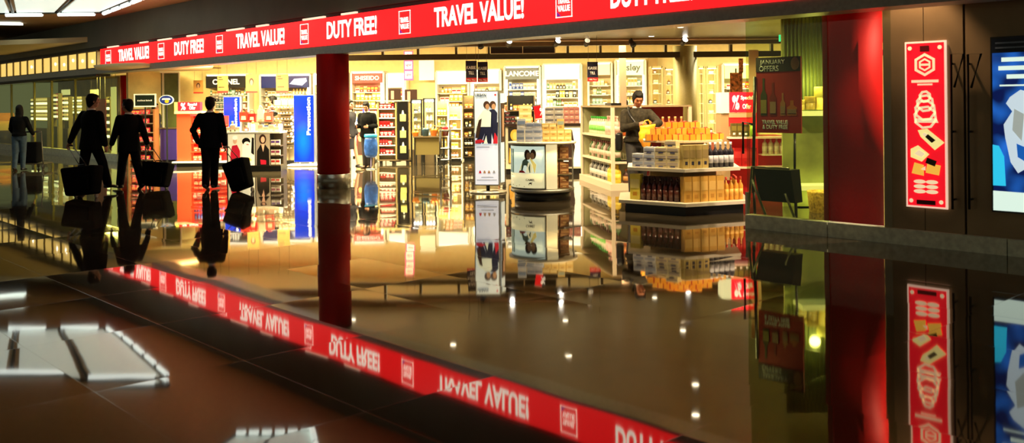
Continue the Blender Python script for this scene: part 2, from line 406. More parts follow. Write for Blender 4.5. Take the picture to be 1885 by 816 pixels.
mb = MB(); mb.b2(-32, sL1 + .4, .3, 4.4, 2.75, 2.8, 0, T); struct(mb.build('ceiling', mat('left_ceiling', (.25, .18, .08), .5)))

# --- lit pane row left of the sign
pane_m = emat('lit_pane', (1.0, .66, .16), .95); bulb = emat('bulb', (1, .95, .85), 6)
pos = [hit(x, 110, 0)[0] for x in (182,)][0] - .05
t = thing('illuminated_fascia', 'row of yellow lit glass panes running left from the end of the red sign', 'lightbox', sf(pos, 0, 2.735), ANG)
for i in range(14):
    f = MB(); f.b2(-.80 - i * .86, -.05 - i * .86, -.02, .05, .03, .5); f.build('pane', pane_m, t)
    if i in (0, 1, 2, 3, 4, 7):
        b = MB(); b.ell((-.42 - i * .86, -.03, .22 + .05 * (i % 3)), (.045, .02, .045)); b.build('bulb', bulb, t)
f = MB()
for i in range(15): f.b2(-.045 - i * .86, .04 - i * .86, -.05, .06, 0, .535)
f.b2(-13, .04, -.03, .06, 0, .03); f.b2(-13, .04, -.03, .06, .5, .535); f.build('frame', mat('gold_frame', (.20, .15, .06), .4, .3), t)

# --- THE SIGN
sg0 = hit(186, 108, -.1)[0]; sg1 = hit(1440, 0, -.1)[0] + .6
zb, ztp = 2.735, 3.27
sign_red = emat('sign_red', (1.0, .010, .012), 1.6, (.6, .01, .01)); sign_white = emat('sign_white', (1.0, .93, .78), 1.8)
logo_dark = emat('logo_mark', (.25, .02, .35), .8)
sg = thing('illuminated_sign', 'long glowing red fascia sign reading TRAVEL VALUE and DUTY FREE over the shop front', 'sign', sf(sg0, -.12, zb), ANG)
MB().b2(0, sg1 - sg0, 0, .16, 0, ztp - zb).build('light_box', sign_red, sg)
def span(x0, x1): return hit(x0, 60, -.12)[0] - sg0, hit(x1, 60, -.12)[0] - sg0
for x0, x1, wd in ((218, 274, 'TRAVEL VALUE!'), (321, 375, 'DUTY FREE!'), (435, 524, 'TRAVEL VALUE!'), (602, 694, 'DUTY FREE!'), (800, 965, 'TRAVEL VALUE!'), (1125, 1277, 'DUTY FREE!')):
    a, b = span(x0, x1); text(wd, .335, sign_white, sg, ((a + b) / 2, -.004, .285), b - a, .03)
for x0, x1 in ((194, 204), (291, 302), (398, 410), (553, 568), (735, 756), (1024, 1054)):
    a, b = span(x0, x1); c = (a + b) / 2; hw = max((b - a) / 2, .13)
    f = MB(); e = .012
    for q in (rect(-hw, hw, .07, .07 + e), rect(-hw, hw, .47 - e, .47), rect(-hw, -hw + e, .07, .47), rect(hw - e, hw, .07, .47)): f.flat(q, -.008, 0)
    f.flat([(-hw + .02, .09), (-hw + .1, .09), (-hw + .02, .16)], -.006, 1)
    lg = f.build('logo', [sign_white, logo_dark], sg, (c, 0, 0))
    text('TRAVEL', .09, sign_white, lg, (0, -.006, .31), hw * 1.5, .03); text('VALUE', .09, sign_white, lg, (0, -.006, .20), hw * 1.5, .03)
# lamps above the sign
for i, x in enumerate((205, 262, 300, 350, 430, 480, 575, 640)):
    s_ = hit(x, 60, -.1)[0]; mb = MB(); mb.box((0, 0, 0), (.5 if i % 2 else .8, .05, .035))
    tag(mb.build('strip_light', emat('strip_glow', (1, .85, .6), 1.0), None, sf(s_, -.06, 3.3), ANG), 'short strip light on the ledge just above the red sign', 'strip light', 'strip lights above the red sign')
# ================================================================== SHOP LIGHTS
# ceiling downlights (small glowing discs with their own lamp)
disc_m = emat('downlight_glow', (1, .86, .6), 14)
def downlight(x, y, z=3.1, power=330, label='round recessed downlight in the shop ceiling', size=1.45, tilt=0.0):
    t = thing('downlight', label, 'downlight', (x, y, z), 0, 'recessed downlights in the shop ceiling' if not tilt else 'added downlights in the row inside the sign')
    MB().lathe([(.06, -.012), (.06, -.002)], n=16).build('glowing_disc', disc_m, t)
    MB().lathe([(.075, -.01), (.075, 0)], n=16).build('rim', chrome, t)
    l = lamp('SPOT', 'lamp', (0, 0, -.05), power, WARM, spot_size=size * 1.6, spot_blend=.6, shadow_soft_size=.05, parent=t)
    l.rotation_euler = (N * math.sin(tilt) + Vector((0, 0, -math.cos(tilt)))).to_track_quat('-Z', 'Y').to_euler(); return t
for (x, y) in ((-1.2, 18.2), (1.0, 17.2), (1.1, 20.0), (3.0, 15.4), (3.4, 18.6), (5.4, 15.2), (5.6, 18.4), (7.8, 15.6), (-3.6, 20.6), (3.2, 21.1), (7.6, 19.6), (5.2, 12.6), (2.7, 13.9)):
    downlight(x, y)
for s_ in (-9.5, -7.2, -5.0, -2.8, -.6, 1.4, 3.0, 4.6, 6.2):
    p = sf(s_, .75); downlight(p.x, p.y, power=420, label='unseen downlight in the row added just inside the red sign', size=1.1, tilt=.6)  # unseen row added and tilted inward to brighten the front faces of the goods
# unseen area lamps added to brighten the back of the shop, behind the light-track bulkhead
def fill_panel(x, y, sx, sy, power, label, rz=0.0):
    t = thing('ceiling_light', label, 'ceiling light', (x, y, 3.53), rz); MB().b2(-sx / 2, sx / 2, -sy / 2, sy / 2, -.02, .015).build('frame', white, t)
    lamp('AREA', 'lamp', (0, 0, -.03), power * 1.2, (1, .84, .45), shape='RECTANGLE', size=sx * .95, size_y=sy * .95, parent=t)
fill_panel(*sf(-8.0, 1.25).xy, 4.2, .9, 1700, 'unseen long warm fill light over the make-up shelves, hidden behind the sign', ANG)
fill_panel(-.2, 23.12, 6.5, .9, 1000, 'unseen long warm fill light above the middle of the back shelves')
fill_panel(7.6, 23.12, 5.0, .9, 750, 'unseen long warm fill light above the glass cases on the right')
fill_panel(-4.4, 22.6, 2.0, .7, 420, 'unseen warm fill light over the red bag table')
# left shop
t = thing('ceiling_light', 'warm light strip inside the left shop window', 'ceiling light', sf(-17, 2.2, 2.72), ANG)
MB().b2(-5, 3.5, -.3, .3, -.0, .03).build('frame', white, t)
lamp('AREA', 'lamp', (-.8, 0, -.02), 950, (1, .72, .28), shape='RECTANGLE', size=8, size_y=.5, parent=t)
# light track with spot heads
t = thing('light_track', 'long pale conduit rail carrying the spotlights under the ceiling', 'track', (2, 21.93, 3.075))
MB().tube([(-4.8, 0, 0), (15, 0, 0)], .03, 10).build('rail', mat('warm_rail', (.42, .26, .14), .35, .3), t)
for x, y, on in ((884, 73, 0), (937, 70, 1), (1023, 69, 1), (1080, 70, 2), (1162, 70, 0), (1257, 73, 1)):
    p = at(x, y, 21.85)
    t = thing('spotlight', {0: 'unlit dark spotlight on the ceiling track', 1: 'spotlight on the ceiling track with a bright lit face', 2: 'spotlight on the ceiling track facing down with a half lit face'}[on] + {884: ', first at the left', 937: ', above the tall advertising column', 1023: ', above the round-fronted counter', 1080: ', beside the post', 1162: ', over the man with the bag', 1257: ', above the olive column'}[x].replace('Camel', 'cigarette'), 'spotlight', (p.x, 21.83, 3.05), R.uniform(-.3, .3), 'spotlights on the ceiling track' if 0 else None)
    TT = Matrix.Translation((0, -.05, -.06)) @ Matrix.Rotation(.95 if on != 0 else 2.3, 4, 'X') @ Matrix.Rotation(.35, 4, 'Y')
    MB().lathe([(.035, -.10), (.06, -.05), (.075, .10), (.07, .105)], n=20, T=TT).build('housing', mat('lamp_housing', (.05, .04, .03), .4, .4), t)
    MB().lathe([(.062, .104), (.062, .112)], n=20, T=TT).build('lens', emat('spot_face', (1, .95, .85), 16) if on == 1 else (emat('spot_face_dim', (1, .8, .5), 1.2) if on == 2 else black), t)
    MB().b2(-.02, .02, -.02, .02, -.05, .05).build('bracket', darkmetal, t)
    if on == 1: lamp('SPOT', 'lamp', TT @ Vector((0, 0, .14)), 40, (1, .85, .6), spot_size=.8, spot_blend=.5, shadow_soft_size=.03, parent=t).rotation_euler = (1.25 - .3, 0, .1)
# black ceiling screen / vent
p0 = at(902, 95, 21.6); p1 = at(1025, 95, 21.6)
t = thing('ceiling_banner', 'wide black two-section screen hanging under the ceiling over the back of the shop', 'screen', (p0.x, 22.24, 2.79))
w_ = p1.x - p0.x
MB().prism([(0, 0), (w_, .0), (w_, .06), (0, .06)], 0, .18).build('panel', black, t)
MB().b2(w_ * .49, w_ * .5, -.01, 0, 0, .17).b2(0, w_, -.015, 0, -.012, .004).b2(w_ * .985, w_, -.012, 0, 0, .18).build('frame', mat('cream_trim', (.7, .6, .4), .5), t)

# wall washers on the bronze wall
s_, z_ = hit(1690, 40, pl_n)
t = thing('downlight', 'warm wall-washing downlight above the red lantern poster', 'downlight', sf(s_ - .05, pl_n - .24, 3.25)); MB().lathe([(.04, -.012), (.04, 0)], n=16).build('glowing_disc', disc_m, t)
lamp('SPOT', 'lamp', (0, 0, -.03), 140, (1, .66, .38), spot_size=1.5, spot_blend=.5, shadow_soft_size=.03, parent=t)
s_, z_ = hit(1650, 40, pl_n)
t = thing('downlight', 'small warm downlight between the wide red column and the lantern poster', 'downlight', sf(s_, pl_n - .12, 3.25)); MB().lathe([(.04, -.012), (.04, 0)], n=16).build('glowing_disc', disc_m, t)
lamp('SPOT', 'lamp', (0, 0, -.03), 900, (1, .55, .34), spot_size=.85, spot_blend=.5, shadow_soft_size=.03, parent=t)

p = sf(hit(1572, 300, .9)[0] + 1.15, 1.6)  # unseen lamp put in behind the wall to brighten the column's right edge
t = thing('downlight', 'unseen warm lamp added just behind the bronze wall, lighting the right edge of the wide red column', 'downlight', (p.x, p.y, 3.09)); MB().lathe([(.05, -.012), (.05, 0)], n=16).build('glowing_disc', disc_m, t)
lamp('SPOT', 'lamp', (0, 0, -.04), 700, (1, .7, .5), spot_size=2.7, spot_blend=.6, shadow_soft_size=.05, parent=t)

# ================================================================== GOODS
_cm = {}
def col(c, rough=.35, metal=0.0):
    k = (c, rough, metal)
    if k not in _cm: _cm[k] = mat('goods_%d' % len(_cm), c, rough, metal, noise=.05)
    return _cm[k]
_proto = {}
def goods_mesh(kind, w_, d_, h_, c1, c2, c3=(.9, .88, .8)):
    k = (kind, w_, d_, h_, c1, c2, c3)
    if k in _proto: return _proto[k]
    m = MB()
    if kind == 'carton':
        m.box((0, 0, h_ / 2), (w_, d_, h_), 0); m.flat(rect(-w_ * .44, w_ * .44, h_ * .45, h_ * .8), -d_ / 2 - .003, 1); m.flat(rect(-w_ * .2, w_ * .2, h_ * .15, h_ * .3), -d_ / 2 - .003, 2)
    elif kind == 'bottle':
        r = w_ / 2
        m.lathe([(r * .9, 0), (r, .01 * h_), (r, .6 * h_), (r * .8, .68 * h_), (r * .34, .76 * h_), (r * .32, .88 * h_)], n=14)
        m.lathe([(r * .40, .87 * h_), (r * .40, h_)], n=12, m=1); m.lathe([(r * 1.02, .18 * h_), (r * 1.02, .48 * h_)], n=14, m=2)
    elif kind == 'flask':
        r = w_ / 2
        m.lathe([(r * .9, 0), (r, .02 * h_), (r, .62 * h_), (r * .6, .72 * h_), (r * .4, .75 * h_)], n=14, sy=.6)
        m.lathe([(r * .45, .74 * h_), (r * .5, h_)], n=12, m=1); m.flat(rect(-r * .6, r * .6, .15 * h_, .5 * h_), -r * .62, 2)
    elif kind == 'jar':
        r = w_ / 2; m.lathe([(r * .95, 0), (r, .1 * h_), (r, .55 * h_)], n=14); m.lathe([(r * 1.05, .55 * h_), (r * 1.05, .95 * h_), (r, h_)], n=14, m=1)
    elif kind == 'giftbox':
        m.box((0, 0, h_ / 2), (w_, d_, h_), 0); m.box((0, 0, h_ / 2), (w_ * .10, d_ + .006, h_ + .006), 1); m.box((0, 0, h_ / 2), (w_ + .006, d_ * .12, h_ + .006), 1)
        m.ell((.02, 0, h_ + .008), (.035, .018, .012), 1, 8)
    elif kind == 'tube':
        r = w_ / 2; m.lathe([(r, 0), (r, h_)], n=14); m.lathe([(r * 1.03, h_ * .9), (r * 1.03, h_ * 1.0)], n=14, m=1)
    o = m.build(kind, [col(c1), col(c2), col(c3)]); me = o.data; bpy.data.objects.remove(o); _proto[k] = me; return me
GN = {'carton': 'carton', 'bottle': 'bottle', 'flask': 'perfume_bottle', 'jar': 'cream_jar', 'giftbox': 'gift_box', 'tube': 'tin'}
def put(me, name, label, cat, group, M, loc, rz=0.0):
    o = bpy.data.objects.new(name, me); C.objects.link(o)
    p = M @ Vector(loc); o.location = p; o.rotation_euler.z = M.to_euler().z + rz
    return tag(o, label, cat, group)
def row(M, x0, x1, z, y, kinds, label, group, gap=.012, stack=1, face=0.0, jit=.004, box='cosmetics_box'):
    """a row of goods on a shelf; kinds = [(kind,w,d,h,c1,c2), ...] used in runs"""
    x = x0 + R.uniform(0, .03); k = R.randint(0, 3)
    while True:
        kd = kinds[k % len(kinds)] if len(kinds) < 4 else R.choice(kinds)
        run = R.randint(1, 3)
        for _ in range(run):
            ww = kd[1]
            if x + ww > x1: return
            for q in range(stack if kd[0] in ('carton', 'giftbox') else 1):
                nm = GN[kd[0]] if kd[0] != 'carton' else box
                put(goods_mesh(*kd), nm, label, {'perfume_bottle': 'bottle', 'cream_jar': 'jar', 'tin': 'tin', 'bottle': 'bottle'}.get(nm, 'box'), group, M, (x + ww / 2, y + R.uniform(-jit, jit), z + q * (kd[3] + .001)), face)
            x += ww + gap
        k += 1
YEL = (.85, .55, .05); ORG = (.8, .25, .02); RED_ = (.6, .01, .015); WHT = (.85, .82, .72); BLU = (.03, .08, .4); BLK = (.01, .01, .01); GRN = (.05, .35, .05); PNK = (.8, .35, .3); GLD = (.6, .38, .08); CRM = (.75, .6, .32); BRN = (.2, .07, .02); SKY = (.4, .55, .75); TEA = (.2, .35, .3)
light_goods = [('carton', .10, .06, 0.169, CRM, WHT), ('carton', .08, .06, 0.221, WHT, GLD), ('flask', .09, .09, 0.182, CRM, GLD), ('jar', .09, .09, 0.104, WHT, GLD), ('carton', .12, .06, 0.117, WHT, ORG), ('carton', .09, .06, 0.156, TEA, WHT), ('bottle', .06, .06, 0.247, BRN, WHT), ('carton', .07, .06, 0.195, YEL, WHT), ('flask', .08, .08, 0.156, BLK, GLD)]
warm_goods = [('carton', .10, .06, 0.169, ORG, WHT), ('carton', .12, .06, 0.208, YEL, WHT), ('flask', .09, .09, 0.182, GLD, BLK), ('carton', .13, .06, 0.117, WHT, RED_), ('carton', .1, .06, 0.156, CRM, ORG)]
blue_goods = [('carton', .10, .06, 0.169, BLU, WHT), ('carton', .08, .06, 0.208, WHT, BLU), ('flask', .09, .09, 0.182, SKY, BLU), ('bottle', .06, .06, 0.221, BLU, WHT), ('carton', .1, .06, 0.156, WHT, PNK)]
light_goods += [('carton', .10, .06, .20, BLK, WHT), ('carton', .11, .06, .12, PNK, WHT), ('bottle', .06, .06, .2, (.1, .25, .1), WHT)]
warm_goods += [('carton', .10, .06, .18, RED_, YEL), ('bottle', .07, .07, .2, BRN, YEL)]
dark_goods = [('flask', .09, .09, 0.169, BLK, GLD), ('carton', .11, .06, 0.143, BRN, GLD), ('bottle', .07, .07, 0.260, BLK, WHT), ('carton', .08, .06, 0.182, BLK, CRM)]

tube_m = emat('white_light_tube', (.95, 1, .88), 3.2)
header_w = emat('header_glow', (1.0, .95, .72), 1.15); shelf_m = mat('glass_shelf_edge', (.75, .75, .6), .2, noise=.05)
led = emat('shelf_led', (1, .82, .5), 1.6)
def wall_unit(x0, x1, yt, label, header=None, txt=None, tcol=None, goods=light_goods, hh=.28, nshelf=5, tubes='r', th=None, glabel='small goods', back=None, depth=.35, tilt=0.0):
    xm = (x0 + x1) / 2
    X = ((xm - PX) / F_PX); d = 27.6 / (1 + .12 * X) - depth - .06
    w_ = (x1 - x0) / F_PX * d; p = at(xm, yt, d); top = p.z
    t = thing('display_shelf', label, 'shelf', (p.x, bw(p.x) - depth - .02, 0), BW_A)
    for sx in (-1, 1): MB().b2(sx * w_ / 2 - .03, sx * w_ / 2 + .03, 0, depth - .02, 0, top).build('side_panel', white, t)
    MB().b2(-w_ / 2 + .03, w_ / 2 - .03, depth - .05, depth - .02, 0, top).build('back_panel', back or mat('shelf_back', (.62, .50, .28), .5, noise=.05), t)
    MB().b2(-w_ / 2, w_ / 2, 0, depth - .02, top, top + .04).build('top_panel', white, t)
    hb = top - .05 - hh
    hd = MB().b2(-w_ / 2 + .05, w_ / 2 - .05, -.02, .06, hb, top - .03).build('header', header or header_w, t)
    MB().b2(-w_ / 2 + .05, w_ / 2 - .05, .02, .05, top - .03, top).build('light_tube', tube_m, t)
    if txt: text(txt, th or hh * .5, tcol, hd, (0, -.021, (hb + top - .03) / 2), None, .03)
    for sx in {'r': (1,), 'l': (-1,), 'b': (-1, 1), '': ()}[tubes]:
        MB().b2(sx * (w_ / 2 - .065) - .025, sx * (w_ / 2 - .065) + .025, -.01, .03, .5, hb).build('light_tube', tube_m, t)
    M = Matrix.Translation(t.location) @ Matrix.Rotation(BW_A, 4, 'Z')
    nshelf += 1; zs = [.75 + i * (hb - .78) / nshelf for i in range(nshelf)]
    for z in zs:
        MB().b2(-w_ / 2 + .03, w_ / 2 - .03, .02, depth - .05, z - .02, z).build('shelf', shelf_m, t)
        MB().b2(-w_ / 2 + .1, w_ / 2 - .1, .1, .14, z - .032, z - .02).build('light_strip', led, t)
        if z > 1.0: row(M, -w_ / 2 + .1, w_ / 2 - .1, z, .12, goods, glabel, glabel.split(' on ')[0] + ' group ' + label[:30] if 0 else 'goods on the ' + label[:40], gap=.012, box=R.choice(['cosmetics_box', 'perfume_box', 'skincare_box']))
    MB().b2(-w_ / 2 + .03, w_ / 2 - .03, 0, depth - .05, .05, .68).build('cabinet', white, t)
    return t, M, w_, top
hdr_black = mat('header_black', (.02, .02, .018), .4); hdr_white = mat('lettering_white', (.85, .85, .8), .5, em=(1, 1, .9), es=.6)
hdr_red = emat('header_red', (.9, .05, .03), .8); hdr_grey = emat('header_grey', (.16, .17, .15), .3); hdr_navy = emat('header_navy', (.01, .02, .12), .3); hdr_beige = emat('header_beige', (.9, .72, .4), .7)
txt_grey = mat('lettering_grey', (.25, .28, .25), .5); txt_blk = mat('lettering_black', (.01, .01, .01), .5)
txt_w = mat('printed_white', (.9, .9, .85), .5)
wall_unit(333, 370, 142, 'narrow bright shelf with a blank white header, leftmost on the back wall', goods=light_goods, nshelf=6, tubes='b', glabel='small pale product on the leftmost narrow back wall shelf')
t, M, w_, top = wall_unit(374, 458, 138, 'wide back wall shelf with a black header and white letters', header=hdr_black, txt='CHANEL', tcol=hdr_white, hh=.34, nshelf=6, tubes='', glabel='small pale make-up product on the shelf under the black header')
t, M, w_, top = wall_unit(476, 572, 138, 'wide back wall shelf with a navy picture header behind the yellow hanging card', header=hdr_navy, hh=.34, nshelf=6, glabel='small make-up product on the shelf under the navy header')
m_ = MB(); m_.flat([(.15, top - .28), (.55, top - .33), (.7, top - .2), (.68, top - .1), (.3, top - .12)], -.03, 0); m_.flat(rect(-.1, .1, top - .36, top - .04), -.032, 1); m_.build('picture', [emat('pale_blue', (.3, .4, .7), .7), header_w], t)
wall_unit(576, 640, 136, 'back wall shelf mostly hidden behind the dark red round column', nshelf=6, glabel='small product on the shelf hidden behind the red column')
wall_unit(645, 706, 133, 'back wall shelf with a red header and white lettering beside the column', header=hdr_red, txt='SHISEIDO', tcol=hdr_white, goods=warm_goods, glabel='small warm-coloured product on the shelf under the red header', hh=.27)
wall_unit(711, 746, 136, 'narrow back wall shelf with a plain glowing header left of the pink hanging card', goods=warm_goods, glabel='small product on the narrow shelf left of the pink card', hh=.36)
wall_unit(802, 862, 132, 'back wall shelf with a plain glowing header and yellow boxes beside the paired signs', goods=warm_goods, glabel='yellow or orange product on the shelf left of the paired hanging signs', hh=.32, tubes='')
wall_unit(866, 921, 129, 'back wall shelf with a plain header behind the paired hanging signs', goods=light_goods, glabel='pale product on the shelf behind the paired hanging signs', hh=.35, tubes='l')
wall_unit(928, 994, 123, 'bright back wall shelf with a grey header and tall white letters', header=hdr_grey, txt='LANCOME', tcol=hdr_white, goods=blue_goods, glabel='blue or white product on the shelf under the grey header', hh=.32, tubes='b')
wall_unit(999, 1070, 119, 'widest bright back wall shelf with a blank white header', header=header_w, goods=light_goods, glabel='pale product on the shelf under the widest blank header', hh=.38, tubes='b')
wall_unit(1083, 1126, 116, 'back wall shelf with a beige header behind the single hanging till sign', header=hdr_beige, goods=light_goods, glabel='pale product on the shelf under the beige header', hh=.3, tubes='')
wall_unit(1133, 1188, 111, 'back wall shelf with a pale header and grey lettering beside the slim post', header=emat('header_pale', (.85, .9, .55), .8), txt='Sisley', tcol=txt_grey, goods=light_goods, glabel='small product on the shelf with grey lettering beside the slim post', hh=.38, tubes='b', th=.26)
wall_unit(1332, 1388, 118, 'back wall shelf with a yellow-green glow behind the red special offer display', header=emat('header_lime', (.8, .9, .3), .9), goods=warm_goods, glabel='small product on the shelf behind the special offer display', hh=.36)
# tan pilaster and pale wall panel
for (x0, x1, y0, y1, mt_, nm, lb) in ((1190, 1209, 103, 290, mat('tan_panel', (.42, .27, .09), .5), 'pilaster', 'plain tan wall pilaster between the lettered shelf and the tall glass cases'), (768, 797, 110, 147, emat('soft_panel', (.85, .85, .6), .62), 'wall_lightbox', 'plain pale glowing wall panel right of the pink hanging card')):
    d = 27.2; a = at(x0, y0, d); b = at(x1, y1, d); mb = MB(); mb.b2(0, b.x - a.x, 0, .06, max(b.z, 0), a.z)
    tag(mb.build(nm, mt_, None, (a.x, bw(a.x) - .26, 0), BW_A), lb, 'panel')

# tall glass cases on the right
def glass_case(x0, x1, yt, d, label, nsh=7, gd=light_goods):
    a = at(x0, yt, d); b = at(x1, yt, d); w_ = b.x - a.x; h_ = a.z
    t = thing('glass_showcase', label, 'showcase', ((a.x + b.x) / 2, d, 0))
    for sx in (-1, 1):
        for yy in (0, .35): MB().b2(sx * w_ / 2 - .02, sx * w_ / 2 + .02, yy - .02, yy + .02, 0, h_).build('post', mat('pale_gold_metal', (.6, .48, .25), .3, .5), t)
    MB().b2(-w_ / 2, w_ / 2, -.02, .37, h_ - .05, h_).build('top', mat('pale_gold_metal'), t)
    MB().b2(-w_ / 2 + .02, w_ / 2 - .02, .34, .345, .6, h_ - .05).build('back_glass', glass, t)
    MB().b2(-w_ / 2, w_ / 2, 0, .35, 0, .6).build('base_cabinet', mat('red_brown_wood', (.25, .06, .03), .4), t)
    MB().b2(-w_ / 2 + .03, w_ / 2 - .03, .02, .05, h_ - .07, h_ - .05).build('light_strip', tube_m, t)
    M = Matrix.Translation(t.location)
    for i in range(nsh):
        z = .75 + i * (h_ - .95) / (nsh - 1) if nsh > 1 else .8
        MB().b2(-w_ / 2 + .02, w_ / 2 - .02, .0, .33, z - .012, z).build('shelf', mat('glass_shelf', (.6, .7, .55), .1), t)
        row(M, -w_ / 2 + .05, w_ / 2 - .05, z, .12, gd, 'small dark or pale item inside the ' + label.split(',')[0], 'items in the ' + label.split(',')[0], gap=.05)
case_goods = [('flask', .10, .1, .13, BLK, GLD), ('carton', .12, .06, .10, WHT, CRM), ('carton', .14, .08, .08, CRM, WHT), ('flask', .09, .09, .14, BRN, GLD), ('jar', .12, .12, .11, WHT, CRM)]
glass_case(1199, 1219, 122, 24.6, 'tall glass case just left of the olive column, narrower part', gd=case_goods)
glass_case(1224, 1241, 124, 24.7, 'tall glass case partly covered by the olive column', gd=case_goods)
glass_case(1285, 1296, 122, 24.6, 'slim glass case touching the right side of the olive column', gd=case_goods)
glass_case(1301, 1320, 122, 24.6, 'tall glass case right of the olive column, wider part', gd=case_goods)

# ================================================================== HANGING SIGNS
cord = mat('cord', (.1, .09, .07), .6)
def hanging(x0, x1, y0, y1, d, label, mats, paint, ztop=3.1, name='hanging_sign', cat='sign', rz=0):
    a = at(x0, y0, d); b = at(x1, y1, d); w_ = b.x - a.x; h_ = a.z - b.z
    t = thing(name, label, cat, ((a.x + b.x) / 2, d, b.z), rz)
    m = MB(); m.b2(-w_ / 2, w_ / 2, 0, .015, 0, h_, 0); paint(m, w_, h_); bd = m.build('panel', mats, t)
    c = MB()
    for sx in (-1, 1): c.tube([(sx * w_ * .4, .008, h_), (sx * w_ * .4, .008, ztop - b.z)], .004, 5)
    c.build('cord', cord, t)
    return t, w_, h_, bd
navy = mat('sign_navy', (.008, .010, .03), .5); redp = mat('sign_red_print', (.6, .02, .02), .5)
for i, (x0, x1, y0, y1, lb) in enumerate(((857, 878, 112, 151, 'navy and red hanging till sign, left one of the overlapping pair'), (879, 898, 114, 151, 'navy and red hanging till sign, right one of the overlapping pair'), (1081, 1101, 114, 150, 'single navy and red hanging till sign near the slim post'))):
    t, w_, h_, bd = hanging(x0, x1, y0, y1, 20.3 + .25 * i, lb, [navy, redp, txt_w], lambda m, w_, h_: m.flat(rect(-w_ / 2, w_ / 2, 0, h_ * .2), -.004, 1))
    text('KASSE', h_ * .15, txt_w, bd, (0, -.005, h_ * .68), w_ * .85, .03); text('TILL', h_ * .15, txt_w, bd, (0, -.005, h_ * .43), w_ * .5, .03); text('TILL TILL', h_ * .07, txt_w, bd, (0, -.005, h_ * .1), w_ * .8, .02)
pink = mat('pink_print', (.8, .05, .25), .5); 
t, w_, h_, bd = hanging(743, 761, 94, 148, 25.6, 'pink and white hanging card repeating NEW three times', [pink, txt_w], lambda m, w_, h_: [m.flat(rect(-w_ * .38, w_ * .38, h_ * (.06 + .33 * i), h_ * (.31 + .33 * i)), -.004, 1) for i in range(3)], 3.55)
for i in range(3): text('NEW!', h_ * .1, pink, bd, (0, -.008, h_ * (.185 + .33 * i)), w_ * .6, .03)
card = mat('yellow_card', (.55, .30, .07), .6, noise=.08); cardred = mat('card_red', (.5, .03, .02), .5); skinp = mat('print_skin', (.55, .34, .2), .5); hairp = mat('print_dark', (.06, .03, .02), .5)
def face_card(m, w_, h_):
    m.flat(circle(0, h_ * .6, w_ * .2, h_ * .2), -.004, 3); m.flat(circle(0, h_ * .55, w_ * .12, h_ * .15), -.008, 2); m.flat(rect(-w_ / 2, w_ / 2, 0, h_ * .1), -.004, 1)
def txt_card(m, w_, h_):
    m.flat(rect(-w_ / 2, w_ / 2, 0, h_ * .12), -.004, 1)
    for z, a in ((.86, .4), (.74, .55), (.3, .7)): m.flat(rect(-w_ * .4, -w_ * .4 + w_ * a * .8, h_ * z, h_ * (z + .05)), -.004, 3)
for x0, x1, y0, y1, pf, lb in ((356, 374, 148, 172, face_card, 'small yellow hanging card with a face, leftmost of the yellow cards'), (400, 420, 139, 171, txt_card, 'yellow hanging card with lines of print covering the first letters of the black header'), (452, 474, 137, 171, face_card, 'yellow hanging card with a woman\'s face right of the black header'), (508, 531, 137, 171, txt_card, 'yellow hanging card with print in front of the navy header')):
    hanging(x0, x1, y0, y1, 27.0, lb, [card, cardred, skinp, hairp], pf, 3.55, 'hanging_card', 'sign')

# ================================================================== FREE-STANDING DISPLAYS
def pic_people(m, w_, h_, x0, z0, k, suit=4, skin=2, hair=3, shirt=5):
    """a printed figure: trousers, torso, head, hair"""
    m.flat([(x0 - .16 * k, z0), (x0 - .03 * k, z0), (x0 + .0 * k, z0 + .3 * k), (x0 + .05 * k, z0), (x0 + .15 * k, z0), (x0 + .14 * k, z0 + .5 * k), (x0 - .14 * k, z0 + .5 * k)], -.005, suit)
    m.flat([(x0 - .15 * k, z0 + .45 * k), (x0 + .15 * k, z0 + .45 * k), (x0 + .24 * k, z0 + .85 * k), (x0 + .1 * k, z0 + .98 * k), (x0 - .12 * k, z0 + .98 * k), (x0 - .26 * k, z0 + .8 * k)], -.008, shirt)
    m.flat(circle(x0, z0 + 1.16 * k, .13 * k, .17 * k), -.010, hair); m.flat(circle(x0 + .02 * k, z0 + 1.1 * k, .085 * k, .13 * k), -.013, skin)
pr = [emat('poster_pale', (.62, .72, .72), .62), emat('poster_frame_grey', (.35, .36, .38), .2), mat('print_skin'), mat('print_dark'), mat('print_navy', (.01, .015, .06), .5), emat('print_shirt', (.72, .8, .66), .45), emat('print_lower', (.62, .66, .76), .72), mat('print_red', (.7, .02, .05), .5)]
# --- tall lightbox column
g = ground(898, 356); dd = g.y + .2; m1 = F_PX / dd
t = thing('lightbox_column', 'tall narrow lit advertising column with a picture of two people and URBAN at the top', 'lightbox', (g.x, dd, 0), -.12)
w_ = .455; zt_ = at(895, 167, dd).z
m = MB(); m.lathe([(.34, 0), (.34, .025), (.05, .035)], n=36); m.build('base_plate', mat('base_steel', (.5, .48, .4), .25, .7), t)
MB().tube([(0, 0, .03), (0, 0, .16)], .035, 12).build('stem', black, t)
m = MB(); tri = [(-w_ / 2, -.13), (w_ / 2, -.13), (w_ / 2 + .05, .13), (-w_ / 2 + .12, .13)]; m.prism(tri, .13, zt_, 0); m.build('frame', alu, t)
m = MB(); T0 = Matrix.Translation((0, -.135, .15)); hh = zt_ - .17; ww = w_ - .04
m.flat(rect(-ww / 2, ww / 2, 0, hh * .42), 0, 6, T0); m.flat(rect(-ww / 2, ww / 2, hh * .42, hh), 0, 0, T0)
m.flat([(-ww / 2, hh * .43), (ww * .3, hh * .43), (ww * .15, hh * .55), (-ww / 2, hh * .6)], -.002, 6, T0)
T1 = T0 @ Matrix.Translation((0, 0, hh * .44))
k = .63
